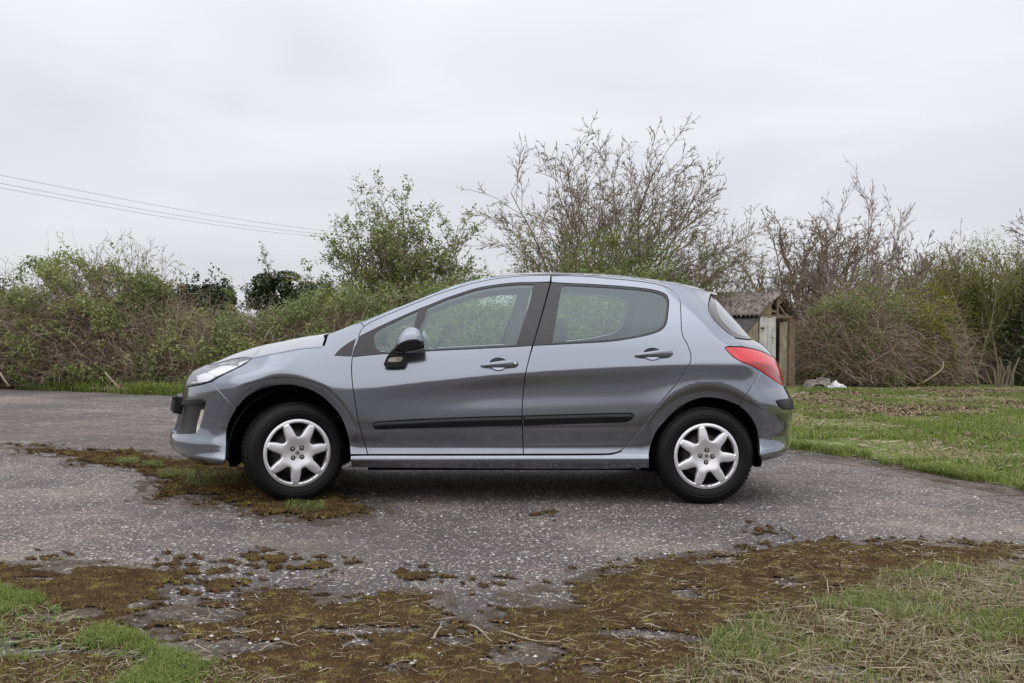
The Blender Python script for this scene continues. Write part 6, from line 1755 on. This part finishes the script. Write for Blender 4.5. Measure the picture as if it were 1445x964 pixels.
# walls behind and at the side, dark inside
DEP = 1.75
for k in range(10):
    v0 = .02 + k * .172; c = [sl(uu, vv, zz) for uu in (-.76, -.74) for vv in (v0, v0 + .165) for zz in (0, ZE)]
    mesh_obj('plank', np.array(c), [[0, 1, 3, 2], [4, 6, 7, 5], [0, 4, 5, 1], [2, 3, 7, 6], [1, 5, 7, 3], [0, 2, 6, 4]], M_WOODB, shed)
    c = [sl(uu, vv, zz) for uu in (.74, .76) for vv in (v0, v0 + .165) for zz in (0, ZE)]
    mesh_obj('plank', np.array(c), [[0, 1, 3, 2], [4, 6, 7, 5], [0, 4, 5, 1], [2, 3, 7, 6], [1, 5, 7, 3], [0, 2, 6, 4]], M_WOODB, shed)
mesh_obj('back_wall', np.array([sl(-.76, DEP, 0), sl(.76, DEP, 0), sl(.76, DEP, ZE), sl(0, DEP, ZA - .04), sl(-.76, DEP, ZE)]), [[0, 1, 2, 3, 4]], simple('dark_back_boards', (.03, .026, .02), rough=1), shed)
def corrug(name, u0, z0, u1, z1, v0, v1, mat, amp=.034, pitch=.105, sag=.0, broken=False):
    nv = int((v1 - v0) / pitch * 6); vs = np.linspace(v0, v1, nv); nu = 6
    d = np.array([u1 - u0, z1 - z0]); L = np.linalg.norm(d); d /= L; nn = np.array([-d[1], d[0]]) * (1 if z0 > z1 or u0 > u1 else 1)
    V = []
    for i in range(nu):
        t = i / (nu - 1)
        for vv in vs:
            tt = t
            if broken and i == nu - 1: tt = t * (.72 + .28 * vnoise(vv * 9 + 3, 0.5, 4))
            h = amp * math.sin(2 * PI * vv / pitch) + .006 * math.sin(vv * 5) - sag * math.sin(PI * t)
            V.append(sl(u0 + d[0] * L * tt + nn[0] * h, vv, z0 + d[1] * L * tt + nn[1] * h))
    F = [[i * nv + j, i * nv + j + 1, (i + 1) * nv + j + 1, (i + 1) * nv + j] for i in range(nu - 1) for j in range(nv - 1)]
    o = mesh_obj(name, np.array(V), F, mat, shed, smooth=True)
    s_ = o.modifiers.new('sheet', 'SOLIDIFY'); s_.thickness = .008; return o
corrug('roof_sheet', .01, ZA + .045, -.46, ZE + .33, -.09, .95, M_ROOF); corrug('roof_sheet', .01, ZA + .045, -.46, ZE + .33, .93, 1.85, M_ROOF)
corrug('roof_sheet', -.42, ZE + .345, -.90, ZE + .03, -.07, .97, M_ROOF); corrug('roof_sheet', -.42, ZE + .345, -.90, ZE + .03, .94, 1.86, M_ROOF)
corrug('roof_sheet', .0, ZA + .045, .50, ZE + .31, -.05, 1.85, M_ROOF, broken=True); corrug('roof_sheet', .46, ZE + .33, .90, ZE + .04, .12, 1.8, M_ROOF, broken=True)
# broken slates along the right verge of the gable
for k in range(6):
    t = k / 5; uu = .22 + .66 * t; zz = ZA - .11 - .42 * t
    board('slate', uu - .06, uu + .10, zz + .012 * rs.randn(), zz + .018 + .012 * rs.randn(), -.12 + .03 * rs.randn(), .22, M_ROOF, lean=.0, slope0=.02)
# lean-to at the left
for k in range(6):
    v0 = .03 + k * .17
    u0 = -1.22
    c = [sl(uu, vv, zz) for uu in (u0, u0 + .02) for vv in (v0, v0 + .162) for zz in (0, 1.18)]
    mesh_obj('plank', np.array(c), [[0, 1, 3, 2], [4, 6, 7, 5], [0, 4, 5, 1], [2, 3, 7, 6], [1, 5, 7, 3], [0, 2, 6, 4]], M_WOODB, shed)
for k in range(4):
    u0 = -1.20 + k * .115
    board('plank', u0, u0 + .108, 0, 1.18 + k * .075, .015, .02, M_WOODB, slope1=.07)
mesh_obj('lean_to_roof', np.array([sl(*q) for q in ((-1.32, -.06, 1.16), (-.74, -.06, ZE + .01), (-.74, 1.3, ZE + .01), (-1.32, 1.3, 1.16), (-1.32, -.06, 1.185), (-.74, -.06, ZE + .035), (-.74, 1.3, ZE + .035), (-1.32, 1.3, 1.185))]),
         [[0, 3, 2, 1], [4, 5, 6, 7], [0, 1, 5, 4], [1, 2, 6, 5], [2, 3, 7, 6], [3, 0, 4, 7]], M_FELT, shed)

# ---- overhead cables and the pole behind the budding tree
M_CABLE = simple('cable', (.30, .30, .32), rough=.6)
for (pl, lab) in (([(0, 247), (110, 268.5), (230, 291.5), (350, 311.5), (458, 325.5), (560, 337)], 'uppermost of the three overhead cables crossing the sky'),
            ([(0, 258.6), (110, 279), (230, 300.5), (350, 318.6), (458, 331), (560, 341)], 'middle of the three overhead cables crossing the sky'),
            ([(0, 265), (110, 285), (230, 306), (350, 323.6), (440, 333.4), (560, 345)], 'lowest of the three overhead cables crossing the sky')):
    Yd = np.interp([p[0] for p in pl], [0, 560], [42, 66])
    q = np.concatenate([at_depth([p[0]], [p[1]], y) for p, y in zip(pl, Yd)])
    q = np.concatenate([[q[0] + (q[0] - q[1]) * 2.2 + [0, 0, -.0]], q])
    q = smooth_poly(q, 1.0, closed=False, ang=80); c = q[0].copy()
    mb = MB(); mb.tube(q - c, .0085, 4); o = mb.obj('power_cable', M_CABLE); o.location = c
    tag(o, lab, 'cable', 'overhead cables')
pb = at_depth([560], [470], 66)[0]; zt = z_at(334, 560, 66)
t = empty('utility_pole', (pb[0], 66, 0)); tag(t, 'wooden utility pole standing behind the budding tree', 'pole')
mb = MB(); mb.tube([(0, 0, 0), (0, 0, zt)], [.13, .09], 10); mb.obj('pole', M_BARK, t)
mb = MB(); mb.box((0, 0, zt - .22), (.06, .5, .05)); mb.obj('crossarm', M_BARK, t)
